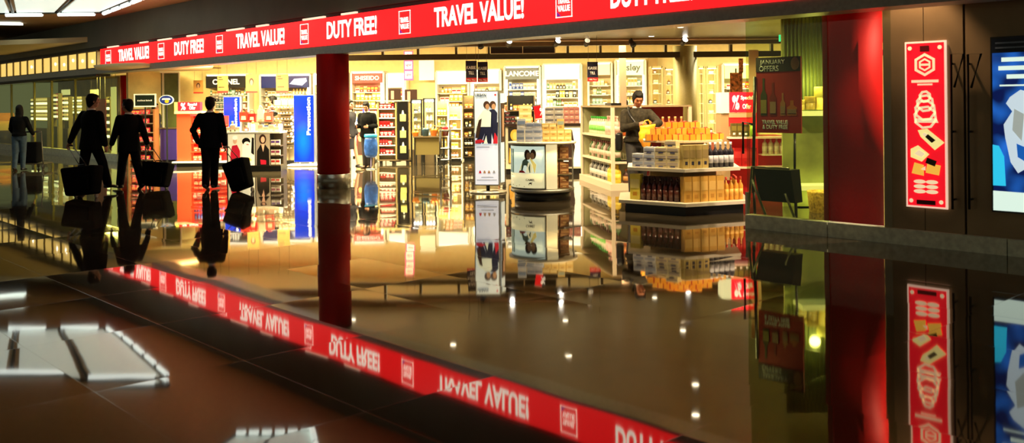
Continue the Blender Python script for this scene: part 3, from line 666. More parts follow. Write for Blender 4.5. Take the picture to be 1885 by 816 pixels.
for (xx, kk, sh) in ((.09, .92, 4), (-.02, .86, 5)):
    T2_ = T1 @ Matrix.Rotation(0, 4, 'Y')
    mm = m
    mm.flat([(xx - .17, 0), (xx - .08, 0), (xx + .0, .2), (xx + .05, .0), (xx + .11, 0), (xx + .12, .38), (xx - .06, .38)], -.006 - .01 * (sh == 5), 4, T1)
    mm.flat([(xx - .08, .3), (xx + .1, .3), (xx + .11, .55), (xx + .05, .62), (xx - .03, .6), (xx - .14, .45), (xx - .2, .2), (xx - .17, .18)], -.008 - .01 * (sh == 5), sh, T1)
    mm.flat(circle(xx + .03, .69, .058, .07), -.011 - .01 * (sh == 5), 3, T1); mm.flat(circle(xx + .045, .66, .035, .05), -.014 - .01 * (sh == 5), 2, T1)
m.flat([(-.2, .1), (-.17, .28), (-.13, .42), (-.08, .45), (-.1, .3), (-.14, .1)], -.02, 3, T1)
m.flat([(-.2, .0), (-.12, .01), (-.02, .04), (-.1, .08), (-.2, .06)], -.02, 7, T1); m.flat([(.12, 0), (.2, 0), (.2, .12), (.15, .2)], -.02, 7, T1)
m.flat([(-.05, .0), (.02, 0), (-.0, .15)], -.022, 5, T1)
for i, (a, b, z) in enumerate(((-.18, .05, .40), (-.1, .12, .075), (-.18, .18, .045))): m.flat(rect(a, b, hh * z, hh * z + .012), -.004, 1, T0)
for xx, cc in ((-.12, 7), (-.04, 2), (.04, 2), (.13, 1)): m.flat([(xx - .025, hh * .12), (xx + .025, hh * .12), (xx + .01, hh * .15), (xx - .01, hh * .15)], -.004, cc, T0)
m.flat(circle(ww * .4, hh * .965, .018), -.004, 7, T0)
m.build('poster', pr, t)
text('URBAN', .055, txt_blk, t, (-.10, -.142, .15 + hh * .965), .2, .02)
m = MB(); TS = Matrix.Translation((w_ / 2 + .032, 0, 0)) @ Matrix.Rotation(PI / 2 - .19, 4, 'Z'); m.flat(rect(-.10, .10, .18, zt_ - .05), -.012, 0, TS); m.flat(rect(-.10, .10, .9, 1.6), -.018, 3, TS); m.flat(rect(-.03, .06, 1.0, 1.5), -.022, 2, TS)
m.build('side_poster', pr, t)
# --- blue promotion lightboxes
blue_em = emat('blue_glow', (.0, .02, .75), 1.0, (0, .01, .3))
def blue_mat():
    m = bpy.data.materials.new('blue_lightbox'); m.use_nodes = True; nt = m.node_tree; b = nt.nodes['Principled BSDF']
    tc = nt.nodes.new('ShaderNodeTexCoord'); mp = nt.nodes.new('ShaderNodeMapping'); gr = nt.nodes.new('ShaderNodeTexGradient'); gr.gradient_type = 'SPHERICAL'
    mp.inputs['Location'].default_value = (.06, 0, -.75); mp.inputs['Scale'].default_value = (2.6, 1, 1.15)
    cr = nt.nodes.new('ShaderNodeValToRGB'); cr.color_ramp.elements[0].color = (.0, .003, .28, 1); cr.color_ramp.elements[1].color = (.0, .30, 1, 1); cr.color_ramp.elements[1].position = .9
    e = cr.color_ramp.elements.new(.35); e.color = (0, .02, .8, 1)
    nt.links.new(tc.outputs['Object'], mp.inputs['Vector']); nt.links.new(mp.outputs[0], gr.inputs[0]); nt.links.new(gr.outputs[0], cr.inputs[0]); nt.links.new(cr.outputs[0], b.inputs['Emission Color'])
    b.inputs['Emission Strength'].default_value = 1.1; b.inputs['Base Color'].default_value = (0, .01, .2, 1); b.inputs['Roughness'].default_value = .25; return m
bm_ = blue_mat()
def promo(x0, x1, y0, yb_, label, d=None, side=1):
    g = ground((x0 + x1) / 2, yb_); d = d or g.y; a = at(x0, y0, d); b = at(x1, y0, d); w_ = b.x - a.x; h_ = a.z
    t = thing('lightbox_sign', label, 'lightbox', ((a.x + b.x) / 2, d, 0), 0)
    MB().box((0, .08, .03), (w_ * 1.6, .5, .05), bev=.015).build('base', white, t)
    MB().b2(-w_ / 2 - .012, w_ / 2 + .05, .002, .14, .10, h_).b2(-.1, .1, .03, .1, .05, .11).build('frame', mat('blue_grey_frame', (.12, .14, .2), .4), t)
    f = MB().b2(-w_ / 2, w_ / 2, -.012, .01, .115, h_ - .015).build('blue_face', bm_, t)
    text('Promotion', w_ * .20, hdr_white, f, (w_ * .24, -.013, h_ * .70), .99 * h_ / 1.9 * 1.02, .03, rot=PI / 2)
    return t
promo(541, 577, 175, 306, 'tall glowing blue Promotion lightbox just left of the dark red round column')
promo(412, 441, 178, 300, 'glowing blue Promotion lightbox behind the man with the suitcase, partly hidden by the make-up table')

# --- round-fronted cigarette counter
g = ground(1002, 372); cy = g.y + .50; t = thing('display_counter', 'round-fronted white display counter with a lit cigarette poster and brown boxes', 'counter', (g.x - .01, cy, 0), 0)
CM = Matrix.Translation((g.x - .01, cy, 0))
zt_ = .955; r = .515
m = MB(); m.lathe([(r - .05, 0), (r - .05, .14)], n=40); m.build('plinth', black, t)
m = MB(); m.lathe([(r + .01, .14), (r + .015, .19), (r - .02, .19)], n=48); m.build('bottom_rim', alu, t)
m = MB(); m.lathe([(r + .05, zt_ - .03), (r + .055, zt_ - .01), (r + .05, zt_)], n=48); m.build('top', mat('counter_top', (.75, .70, .55), .3), t)
m = MB(); m.lathe([(r - .16, .19), (r - .16, zt_ - .03)], n=40); m.build('core', mat('core_tan', (.45, .32, .14), .5), t)
def arc(a0, a1, z0, z1, rr, th, mi, m, n=16):
    vs = []; fs = []
    for i in range(n + 1):
        a = a0 + (a1 - a0) * i / n
        for (q, z) in ((rr, z0), (rr, z1), (rr - th, z1), (rr - th, z0)): vs.append((q * math.cos(a), q * math.sin(a), z))
    for i in range(n):
        for k_ in range(4): fs.append((i * 4 + k_, (i + 1) * 4 + k_, (i + 1) * 4 + (k_ + 1) % 4, i * 4 + (k_ + 1) % 4))
    fs.append((3, 2, 1, 0)); fs.append((n * 4, n * 4 + 1, n * 4 + 2, n * 4 + 3)); m.add(vs, fs, mi, True)
A0, A1 = math.radians(-178), math.radians(-86)
m = MB(); arc(A0, A1, .20, zt_ - .035, r + .004, .02, 0, m); m.build('curved_frame', alu, t)
pc = [emat('poster_cream', (.80, .74, .42), .72), emat('poster_lilac', (.68, .82, .68), .7), mat('print_skin'), mat('print_dark'), mat('print_teal', (.18, .35, .28), .5), emat('print_yellow', (.9, .72, .2), .5), mat('print_red')]
m = MB(); arc(A0 + .04, A1 - .04, .22, .46, r + .010, .006, 0, m); arc(A0 + .04, A1 - .04, .46, zt_ - .06, r + .010, .006, 1, m)
def onarc(pts, z_off, mi, lift):
    vs = []
    for (u, z) in pts:
        a = -PI / 2 - .80 + u / r; rr = r + .012 + lift; vs.append((rr * math.cos(a), rr * math.sin(a), z))
    n = len(vs); m.add(vs, [tuple(range(n))], mi)
def blob(cu, cz, ru, rz2, mi, lift): onarc(circle(cu, cz, ru, rz2, 14), 0, mi, lift)
for a_, b_ in ((-.28, -.22), (-.2, -.16)): onarc([(a_, .46), (b_, .46), (b_, .85), (a_, .85)], 0, 4, .001)
onarc([(-.02, .47), (.28, .47), (.30, .60), (.22, .70), (.12, .72), (.05, .62)], 0, 5, .0015)
onarc([(.02, .47), (.2, .47), (.2, .62), (.12, .70), (.06, .66)], 0, 4, .002); onarc([(.12, .47), (.24, .47), (.24, .6), (.17, .64)], 0, 0, .003)
blob(.15, .76, .055, .085, 3, .003); blob(.17, .74, .035, .06, 2, .004); blob(.25, .77, .05, .08, 3, .003); blob(.235, .74, .035, .055, 2, .004)
onarc([(-.02, .465), (.12, .465), (.08, .50), (0, .50)], 0, 6, .004)
blob(.2, .30, .02, .012, 3, .002); onarc([(.17, .27), (.178, .27), (.185, .29), (.21, .29), (.214, .27), (.222, .27), (.222, .3), (.235, .315), (.228, .32), (.21, .305), (.2, .318), (.19, .305), (.175, .3)], 0, 3, .003)
for z, a_, b_ in ((.24, -.1, .1), (.26, -.2, .0), (.42, -.28, -.2)): onarc([(a_, z), (b_, z), (b_, z + .008), (a_, z + .008)], 0, 3, .002)
m.build('poster', pc, t)
a_ = -PI / 2 - .80 + .2 / r
text('CAMEL', .035, hairp, t, (math.cos(a_) * (r + .014), math.sin(a_) * (r + .014), .355), .16, .02, rz=a_ + PI / 2)
arcs = MB(); arc(A1 + .03, A1 + .42, .20, zt_ - .035, r - .03, .01, 0, arcs); arcs.build('inner_panel', emat('counter_glow', (1, .85, .45), .65), t)
for zz in (.19, .42, .67):
    m = MB(); m.b2(.02, r * .93, -.33, .0, zz, zz + .015); m.build('shelf', mat('smoked_shelf', (.2, .15, .07), .2), t)
    for j in range(2 if zz > .5 else 2):
        for i in range(2):
            put(goods_mesh('carton', .155, .08, .095, (.22, .09, .03), (.45, .25, .1), (.5, .35, .15)), 'tobacco_box', 'brown tobacco box in the open side of the round-fronted counter', 'box', 'brown tobacco boxes in the counter side', CM, (.17 + .165 * i + .0 * j, -.29 + .03 * i, zz + .016 + .098 * j), .3)
m = MB(); m.b2(.485, .505, -.18, -.12, .19, zt_ - .03); m.b2(-.5, -.49, .0, .05, .19, zt_ - .03); m.build('post', alu, t)
# cartons on top
blu_c = ('carton', .13, .10, .105, (.55, .6, .72), (.2, .25, .4), (.7, .7, .8)); gol_c = ('carton', .115, .10, .10, (.72, .5, .16), (.85, .7, .35), (.4, .2, .05)); gol_t = ('carton', .115, .10, .17, (.65, .46, .14), (.3, .36, .3), (.4, .2, .05))
def stackit(M, lst, kd, name, label, group, rz=0):
    for (x, y, z) in lst: put(goods_mesh(*kd), name, label, 'box', group, M, (x, y, z), rz)
stackit(CM, [(-.36, -.16, zt_), (-.22, -.16, zt_), (-.08, -.17, zt_), (-.36, -.16, zt_ + .106), (-.22, -.16, zt_ + .106), (-.08, -.17, zt_ + .106), (-.20, -.16, zt_ + .212), (-.08, -.16, zt_ + .212)], blu_c, 'cigarette_carton', 'grey-blue cigarette carton stacked on the left of the round-fronted counter', 'grey-blue cartons on the counter')
stackit(CM, [(.06, -.17, zt_), (.18, -.17, zt_), (.30, -.17, zt_), (.42, -.15, zt_), (.06, -.17, zt_ + .101), (.18, -.17, zt_ + .101), (.30, -.17, zt_ + .101), (.42, -.15, zt_ + .101), (.05, -.15, zt_ + .202), (.17, -.16, zt_ + .202)], gol_c, 'cigarette_carton', 'gold cigarette carton stacked on the right of the round-fronted counter', 'gold cartons on the counter')
stackit(CM, [(-.10, .10, zt_), (-.10, .10, zt_ + .106), (.04, .10, zt_), (.04, .10, zt_ + .106)], blu_c, 'cigarette_carton', 'grey-blue cigarette carton in the middle of the counter carrying the percent sign', 'grey-blue cartons under the percent sign')
put(goods_mesh(*gol_t), 'cigarette_carton', 'taller gold and green carton standing on top of the gold stack', 'box', None, CM, (.30, -.16, zt_ + .202))
put(goods_mesh('carton', .14, .10, .17, (.8, .84, .9), (.25, .35, .6)), 'cigarette_carton', 'tall white and blue carton standing on the grey-blue stack', 'box', None, CM, (-.345, -.15, zt_ + .212))
# percent sign on a sloped holder
t = thing('price_sign', 'small red percent sign in a sloped holder on the round-fronted counter', 'sign', CM @ Vector((-.03, .10, zt_ + .213)), 0)
t2 = Matrix.Rotation(-.12, 4, 'Y')
m = MB(); m.b2(-.06, .06, -.01, 0, .14, .38, 0, t2); m.flat(rect(-.055, .055, .15, .17), -.014, 1, t2); m.build('card', [emat('sign_card_red', (.8, .01, .02), .35, (.6, .01, .01)), txt_w], t)
text('%', .13, hdr_white, t, (.035, -.014, .28), .08, .02)
MB().b2(-.12, .14, -.04, .10, -.0, .012).b2(-.01, .01, 0, .01, 0, .16).build('holder', mat('pink_tray', (.75, .5, .45), .4), t)
MB().b2(-.07, .07, -.0, .012, .38, .4, 0, t2).build('clip', alu, t)
# --- checkout counter behind the round counter
d = 20.6; a = at(926, 222, d); b = at(1078, 222, d); w_ = b.x - a.x
t = thing('checkout_counter', 'long checkout counter with a dark top and white front behind the cigarette displays', 'counter', ((a.x + b.x) / 2, d + .3, 0), 0)
CT = 1.13
MB().b2(-w_ / 2, w_ / 2, -.3, .3, CT - .06, CT).build('worktop', mat('counter_black', (.03, .015, .012), .3), t)
MB().b2(-w_ / 2 + .05, w_ / 2 - .05, -.24, .25, .12, CT - .06).build('body', mat('counter_front', (.75, .7, .5), .4, noise=.05), t)
MB().b2(-w_ / 2 + .06, w_ / 2 - .06, -.2, .2, 0, .12).build('plinth', black, t)
m = MB(); m.b2(w_ / 2 - .62, w_ / 2 - .12, -.26, -.24, .16, CT - .1, 0)
m.flat([(w_ / 2 - .52, .3), (w_ / 2 - .3, .3), (w_ / 2 - .24, .6), (w_ / 2 - .3, .98), (w_ / 2 - .46, .98), (w_ / 2 - .5, .7)], -.265, 1); m.flat([(w_ / 2 - .4, .16), (w_ / 2 - .3, .16), (w_ / 2 - .25, .6), (w_ / 2 - .35, .6)], -.267, 1)
m.build('poster', [emat('poster_white_lit', (.95, .9, .7), .8), mat('print_brown_black', (.03, .012, .01), .5)], t)
CCM = Matrix.Translation((t.location.x, t.location.y, 0))
m = MB(); wx = -w_ / 2 + .24
m.b2(wx - .13, wx + .17, -.27, -.25, .25, CT - .08, 0); m.flat(circle(wx + .02, .88, .10, .13), -.274, 3); m.flat(circle(wx + .03, .86, .06, .09), -.278, 2); m.flat([(wx - .1, .4), (wx + .02, .35), (wx + .08, .7), (wx + .04, .76), (wx - .06, .7)], -.276, 2); m.flat([(wx - .12, .26), (wx - .05, .26), (wx - .02, .5), (wx - .1, .6)], -.279, 3)
m.build('face_poster', [mat('poster_black', (.02, .015, .01), .4), txt_w, mat('print_gold_skin', (.85, .55, .15), .5), mat('print_gold_hair', (.75, .42, .05), .5)], t)
stackit(CCM, [(-.42 + .36 * 0, -.1, CT), (-.42, -.1, CT + .141), (-.42, -.1, CT + .282)], ('carton', .28, .15, .14, (.8, .6, .25), (.9, .8, .5), (.5, .3, .1)), 'carton', 'yellow cigarette carton in the stack left of the red percent sign', 'yellow cartons on the checkout')
stackit(CCM, [(x, -.1, CT + .121 * i) for x in (.12, .33) for i in range(3)], ('carton', .20, .15, .12, (.42, .40, .36), (.12, .12, .14), (.7, .7, .7)), 'carton', 'grey carton with dark label in the stack on the checkout, right of the percent sign', 'grey cartons on the checkout')
stackit(CCM, [(x, -.1, CT + .121 * i) for x in (.50, .62, .74) for i in range(3)], ('carton', .115, .15, .12, (.55, .28, .22), (.35, .12, .12), (.7, .6, .5)), 'carton', 'dusty pink carton in the right-hand stack on the checkout counter', 'pink cartons on the checkout')
stackit(CCM, [(-.82, -.05, CT), (-.7, -.05, CT), (-.82, -.05, CT + .091), (-.7, -.05, CT + .091), (-.82, -.05, CT + .182)], ('carton', .115, .12, .09, (.02, .015, .015), (.2, .05, .05), (.6, .6, .6)), 'carton', 'black carton stacked at the far left of the checkout counter', 'black cartons on the checkout')
# till monitor
t = thing('till_monitor', 'black till screen standing on the right end of the checkout counter', 'monitor', CCM @ Vector((w_ / 2 - .27, .0, CT)))
MB().b2(-.09, .09, -.08, .08, 0, .02).build('foot', black, t); MB().tube([(0, 0, .02), (0, .02, .16)], .02).build('neck', black, t)
MB().box((0, 0, .26), (.24, .05, .24), bev=.01, T=Matrix.Rotation(-.25, 4, 'X')).build('screen', black, t)
# tall shelf to the left of the checkout, seen behind the lightbox
def simple_gondola(x0, x1, yt, yb_, label, shelfc, bodyc, gd, nsh, glabel, rz=0, depth=.5, gap=.01):
    g = ground((x0 + x1) / 2, yb_); d = g.y; a = at(x0, yt, d); b = at(x1, yt, d); w_ = b.x - a.x; h_ = a.z
    t = thing('gondola', label, 'shelf', (g.x, d + depth / 2, 0), rz)
    MB().b2(-w_ / 2, w_ / 2, -.02, .02, .1, h_).build('back_panel', bodyc, t)
    for sx in (-1, 1): MB().b2(sx * w_ / 2 - .015, sx * w_ / 2 + .015, -depth / 2, depth / 2, .05, h_).build('side_panel', shelfc, t)
    MB().b2(-w_ / 2 + .02, w_ / 2 - .02, -depth / 2 + .03, depth / 2 - .03, 0, .1).build('plinth', black, t)
    M = Matrix.Translation(t.location) @ Matrix.Rotation(rz, 4, 'Z')
    for i in range(nsh):
        z = .12 + i * (h_ - .2) / nsh
        MB().b2(-w_ / 2 + .015, w_ / 2 - .015, -depth / 2, -.02, z - .02, z).build('shelf', shelfc, t)
        row(M, -w_ / 2 + .03, w_ / 2 - .03, z + .001, -depth / 2 + .08, gd, glabel, 'goods: ' + label[:40], gap=gap)
    return t, M, w_, h_
dk = mat('dark_brown_shelf', (.10, .07, .035), .4)
simple_gondola(853, 874, 176, 296, 'narrow dark shelf half hidden behind the tall advertising column', dk, mat('dk_tan', (.3, .22, .1), .5), dark_goods, 6, 'dark product on the narrow shelf behind the advertising column')
simple_gondola(826, 850, 196, 299, 'pale shelf full of orange cartons left of the narrow dark shelf', white, cream, warm_goods, 5, 'orange or pale product on the shelf left of the dark shelf')
simple_gondola(935, 985, 176, 300, 'low dark shelf of black boxes behind the round-fronted counter', dk, black, dark_goods, 5, 'dark box on the shelf behind the round-fronted counter')
simple_gondola(655, 692, 205, 297, 'pale low shelf with small bright goods beside the dark red column', white, cream, light_goods, 5, 'small bright product on the low shelf beside the red column')
simple_gondola(804, 825, 188, 297, 'pale mid-shop shelf behind the glittering glass cabinet', white, cream, light_goods, 5, 'small pale product on the shelf behind the glass cabinet')

# --- fragrance gondola: shelves of red boxes, black tower with three bottle pictures
g = ground(724, 302); d = g.y
t = thing('fragrance_gondola', 'black-sided fragrance shelf with red boxes and three perfume pictures on its dark end', 'shelf', (g.x, d + .3, 0), .0)
GM = Matrix.Translation(t.location)
p = lambda x: (x - 724) / F_PX * d
h_ = at(724, 187, d).z
MB().b2(p(733), p(752), -.3, .25, .12, h_).build('tower', mat('gloss_black', (.006, .006, .006), .15), t)
m = MB()
for zc in (.42, .83, 1.27):
    x = (p(733) + p(752)) / 2; m.flat(rect(x - .08, x + .08, zc - .13, zc + .06), -.305, 0); m.flat([(x - .035, zc + .06), (x + .035, zc + .06), (x + .012, zc + .16), (x - .012, zc + .16)], -.305, 1)
m.build('perfume_picture', [emat('perfume_olive', (.38, .36, .10), .45), emat('perfume_tip', (.5, .5, .45), .3)], t)
MB().b2(p(696), p(731), -.02, .02, .12, h_ - .05).build('back_panel', mat('pale_back', (.55, .48, .3), .5), t)
MB().b2(p(695), p(698), -.28, .0, .12, h_).b2(p(728), p(731), -.28, .0, .12, h_).build('upright', mat('upright_gold', (.25, .2, .08), .4, .3), t)
MB().b2(p(694), p(753), -.32, .26, h_, h_ + .03).build('top', mat('gold_top', (.7, .55, .25), .4), t)
MB().b2(p(696), p(752), -.28, .24, .08, .12).build('base', dk, t)
for x in (701, 724, 750): MB().b2(p(x) - .04, p(x) + .04, -.26, -.18, 0, .09).build('foot', black, t)
rb = [('carton', .09, .07, .15, (.45, .01, .015), (.15, 0, 0)), ('carton', .10, .07, .13, (.28, .005, .01), (.5, .3, .3)), ('carton', .07, .07, .16, (.10, .005, .01), (.4, .02, .02)), ('carton', .08, .07, .12, (.5, .02, .02), (.6, .5, .4))]
for i in range(6):
    z = .26 + i * .245
    MB().b2(p(697), p(729), -.28, -.02, z - .025, z).build('shelf', white, t)
    row(GM, p(698), p(727), z, -.2, rb, 'red perfume box on the fragrance shelf beside the black end panel', 'red perfume boxes', gap=.006, box='perfume_box')
# blue cosmetic bag display on a pole
g = ground(683, 312); t = thing('display_bag', 'big blue drawstring promotional bag on a pole in front of the fragrance shelf', 'bag', (g.x, g.y, 0))
d = g.y; zb_ = at(683, 290, d).z; zt_ = at(683, 247, d).z
m = MB()
pf = []
for i in range(9):
    u = i / 8; ww = .14 + .03 * math.sin(u * PI); pf.append((ww * (.75 if i == 0 else 1), zb_ + u * (zt_ - zb_ - .08)))
m.lathe(pf, n=24, sy=.6); m.build('pouch', mat('blue_satin', (.03, .10, .38), .25, noise=.5, nscale=9, bump=.6), t)
MB().lathe([(.155, zt_ - .085), (.165, zt_ - .04), (.15, zt_)], n=24, sy=.6).build('cuff', mat('bright_blue', (.03, .35, .7), .3), t)
MB().lathe([(.012, 0), (.012, zb_ + .05)], n=8).build('pole', mat('lilac_pole', (.4, .35, .7), .3), t); MB().lathe([(.13, 0), (.13, .015), (.02, .03)], n=24).build('base_disc', alu, t)
# small display table with perfume testers (behind the bag)
g = ground(672, 301); t = thing('tester_table', 'small white tester table with blue and silver bottles right of the dark red column', 'table', (g.x, g.y, 0))
MB().b2(-.28, .32, -.2, .2, 1.0, 1.04).build('table_top', white, t); MB().b2(-.2, .24, -.15, .15, 0, 1.0).build('body', mat('body_tan', (.5, .35, .2), .5), t)
m = MB(); m.b2(-.05, .13, .0, .02, 1.04, 1.5, 0); m.build('back_card', [mat('tester_blue', (.03, .04, .5), .4, em=(.02, .03, .6), es=.3)], t)
m = MB(); m.b2(-.2, .0, -.165, -.15, .25, .85, 0); m.flat(circle(-.1, .68, .05, .08), -.17, 1); m.flat([(-.17, .27), (-.03, .27), (-.05, .6), (-.15, .6)], -.17, 2); m.build('poster', [mat('dk_red_p', (.12, .02, .02), .5), mat('print_gold_skin'), mat('print_dark')], t)
TM = Matrix.Translation(t.location)
row(TM, -.25, .3, 1.04, -.08, blue_goods + [('flask', .08, .08, .2, (.7, .75, .8), (.8, .8, .8))], 'blue or silver bottle on the small tester table', 'testers on the small table', gap=.01)
row(TM, .14, .32, 1.04, .06, [('flask', .08, .08, .25, (.75, .78, .8), (.05, .05, .05))], 'tall silver tester bottle at the back of the small tester table', 'tall silver testers')

# --- glittering glass cabinet and the trolley
def glitter_cab(x0, x1, yt, yb_, label):
    g = ground((x0 + x1) / 2, yb_); d = g.y; a = at(x0, yt, d); b = at(x1, yt, d); w_ = b.x - a.x; h_ = a.z
    t = thing('glass_cabinet', label, 'cabinet', (g.x, d, 0))
    for sx in (-1, 1): MB().b2(sx * w_ / 2 - .02, sx * w_ / 2 + .02, -.02, .02, 0, h_).build('frame_post', black, t)
    MB().b2(-w_ / 2, w_ / 2, -.02, .4, h_ - .03, h_).build('top', darkmetal, t); MB().b2(-w_ / 2, w_ / 2, 0, .38, 0, .35).build('base', dk, t)
    MB().b2(-w_ / 2 + .03, w_ / 2 - .03, .36, .38, .35, h_ - .03).build('back_panel', mat('cab_back', (.7, .62, .4), .4), t)
    MB().b2(-w_ / 2 + .03, w_ / 2 - .03, .03, .07, h_ - .06, h_ - .03).build('light_strip', tube_m, t)
    M = Matrix.Translation(t.location)
    for i in range(5):
        z = .5 + i * (h_ - .65) / 5
        MB().b2(-w_ / 2 + .02, w_ / 2 - .02, .02, .35, z - .012, z).build('shelf', mat('glass_shelf'), t)
        row(M, -w_ / 2 + .03, w_ / 2 - .03, z, .12, [('flask', .08, .08, .13, (.7, .72, .7), (.9, .9, .9)), ('flask', .07, .07, .15, (.8, .5, .45), GLD), ('jar', .1, .1, .1, (.8, .8, .75), (.1, .12, .15)), ('flask', .06, .06, .16, (.15, .2, .25), (.9, .9, .9))], 'glittering crystal item in the ' + label.split(' of ')[0], 'crystal items in the ' + label[:24], gap=.02)
        for xx in [R.uniform(-w_ / 2 + .05, w_ / 2 - .05) for _ in range(2)]:
            pass
    m = MB()
    for xx in (-w_ * .3, 0, w_ * .3): m.lathe([(.028, h_ - .10), (.028, h_ - .06)], c=(xx, .05, 0), n=12)
    m.build('halogen_bulb', emat('halogen', (1, .95, .9), 12), t)
glitter_cab(758, 777, 183, 300, 'narrow glass cabinet of crystal right of the black perfume tower')
glitter_cab(781, 801, 181, 299, 'wider glass cabinet of crystal behind the basket table')
# posters on stands over the cabinets (black/brown)
for x0, x1, y0, y1, lb in ((715, 738, 164, 186, 'dark brown framed picture standing on top of the fragrance shelf'), (745, 768, 165, 190, 'black framed picture behind the glass cabinets')):
    d = 26.0; a = at(x0, y0, d); b = at(x1, y1, d); w_ = b.x - a.x
    t = thing('framed_picture', lb, 'picture', ((a.x + b.x) / 2, d, b.z - .45))
    MB().b2(-w_ / 2, w_ / 2, 0, .03, .45, a.z - b.z + .45).build('panel', mat('picture_dark', (.03, .012, .008), .3), t)
    MB().b2(-w_ * .3, -w_ * .05, -.008, 0, .5, a.z - b.z + .4).build('print', mat('picture_print', (.35, .22, .18), .4), t)
    MB().b2(-.02, .02, .03, .05, -(b.z - .45), .5).b2(-.15, .15, -.1, .15, -(b.z - .45), -(b.z - .45) + .02).build('stand', darkmetal, t)
# basket table + rolling rack
g = ground(790, 305); t = thing('basket_table', 'olive-skirted table with orange and red gift baskets in the middle of the shop', 'table', (g.x, g.y + .2, 0))
w_ = (815 - 757) / F_PX * g.y; tz = at(790, 251, g.y).z
MB().b2(-w_ / 2, w_ / 2, -.25, .25, tz - .03, tz).build('table_top', dk, t); MB().b2(-w_ / 2 + .05, w_ / 2 - .1, -.2, .2, .28, tz - .03).build('skirt', mat('olive_cloth', (.12, .09, .02), .8), t)
for sx in (-1, 1):
    for sy in (-1, 1): MB().b2(sx * (w_ / 2 - .04) - .015, sx * (w_ / 2 - .04) + .015, sy * .2 - .015, sy * .2 + .015, 0, tz - .03).build('leg', black, t)
BM = Matrix.Translation(t.location)
for x, c, h_ in ((-.36, ORG, .14), (-.1, (.03, .08, .12), .24), (.12, (.75, .22, .03), .22), (.30, (.35, .22, .03), .18), (.42, (.12, .01, .01), .2)):
    b_ = thing('gift_basket', {-.36: 'low orange gift basket at the left end of the basket table', -.1: 'dark blue gift basket, second on the basket table', .12: 'bright orange gift basket in the middle of the basket table', .30: 'olive gift basket on the basket table beside the orange one', .42: 'dark red gift basket at the right end of the basket table'}[x], 'basket', BM @ Vector((x, -.08, tz)))
    m = MB(); m.lathe([(.07, 0), (.095, h_ * .7), (.10, h_ * .72)], n=18); m.build('bowl', col(c), b_)
    m = MB(); [m.ell((.05 * math.cos(q * 2.1), .05 * math.sin(q * 2.1), h_ * .75), (.035, .035, .04), 0, 8) for q in range(3)]; m.build('wrapped_sweets', col(tuple(min(1, v * 1.6 + .03) for v in c)), b_)
    MB().tube([(.09 * math.cos(q), 0, h_ * .7 + .12 * math.sin(q)) for q in [PI * i / 8 for i in range(9)]], .006, 6).build('handle', col(c), b_)
g = ground(824, 311); t = thing('rolling_rack', 'black tubular rolling rack with wheels right of the basket table', 'trolley', (g.x, g.y, 0)); hh = at(822, 237, g.y).z
for sx in (-.17, .07):
    for sy in (-.2, .2): MB().tube([(sx, sy, .08), (sx, sy, hh)], .014, 8).build('upright', black, t); 
for z in (.22, .5, hh - .05): MB().tube([(-.17, -.2, z), (.07, -.2, z), (.07, .2, z), (-.17, .2, z), (-.17, -.2, z)], .012, 6).build('rail', black, t)
for z in (.22, .5): MB().b2(-.16, .06, -.19, .19, z, z + .012).build('tray', white, t)
for sx in (-.17, .07):
    for sy in (-.2, .2): MB().lathe([(.02, -.015), (.045, -.012), (.045, .012), (.02, .015)], n=16, T=Matrix.Translation((sx, sy, .045)) @ Matrix.Rotation(PI / 2, 4, 'Y')).build('wheel', black, t)
m = MB(); m.ell((-.05, 0, hh + .02), (.08, .06, .04)); m.v = m.v; o = m.build('red_pouch', col((.6, .01, .03)), None, t.location); tag(o, 'small bright red pouch lying on top of the rolling rack', 'pouch')

# --- make-up table
g = ground(462, 316); d = g.y; p = lambda x: (x - 466) / F_PX * d
t = thing('makeup_table', 'make-up display table with advert pictures on its front and niches at its right', 'table', (at(466, 300, d).x, d + .35, 0))
KM = Matrix.Translation(t.location); tz = at(466, 243, d).z
MB().b2(p(416), p(516), -.36, .36, tz - .04, tz).build('table_top', white, t); MB().b2(p(415), p(516), -.3, .3, 0, .13).build('plinth', black, t)
MB().b2(p(417), p(497), -.33, .32, .13, tz - .04).build('body', darkmetal, t)
m = MB()
z0, z1 = .15, tz - .05
m.b2(p(420), p(469), -.35, -.335, z0, z1, 0); m.b2(p(471), p(497), -.35, -.335, z0, z1, 1)
x = p(433); m.flat([(x - .12, z0), (x + .12, z0), (x + .12, z0 + .35), (x + .05, z0 + .5), (x - .07, z0 + .48), (x - .11, z0 + .3)], -.356, 2); m.flat(circle(x, z0 + .6, .05, .08), -.36, 3); m.flat(circle(x, z0 + .67, .06, .05), -.362, 4)
x = p(455); m.flat([(x - .13, z0 + .0), (x + .17, z0), (x + .17, z0 + .62), (x - .1, z0 + .66)], -.353, 4); m.flat(circle(x - .02, z0 + .58, .10, .09), -.356, 6); m.flat(circle(x - .0, z0 + .5, .08, .08), -.358, 4); m.flat([(x + .1, z0 + .3), (x + .17, z0 + .25), (x + .17, z0 + .66), (x + .12, z0 + .68)], -.357, 6); m.flat([(x - .02, z0 + .5), (x + .05, z0 + .49), (x + .05, z0 + .505), (x, z0 + .52)], -.361, 2); m.flat([(x - .02, z0 + .1), (x + .12, z0 + .12), (x + .05, z0 + .2)], -.357, 5)
x = p(484); m.flat([(x - .15, z0), (x + .16, z0), (x + .15, z0 + .38), (x + .06, z0 + .50), (x - .05, z0 + .50), (x - .14, z0 + .35)], -.356, 6); m.flat([(x - .04, z0 + .52), (x + .05, z0 + .52), (x + .01, z0 + .32)], -.359, 3); m.flat(circle(x, z0 + .63, .085, .12), -.357, 7); m.flat(circle(x + .005, z0 + .62, .048, .075), -.362, 3); m.flat([(x - .05, z0 + .02), (x + .08, z0 + .02), (x + .08, z0 + .12), (x - .06, z0 + .14)], -.36, 2)
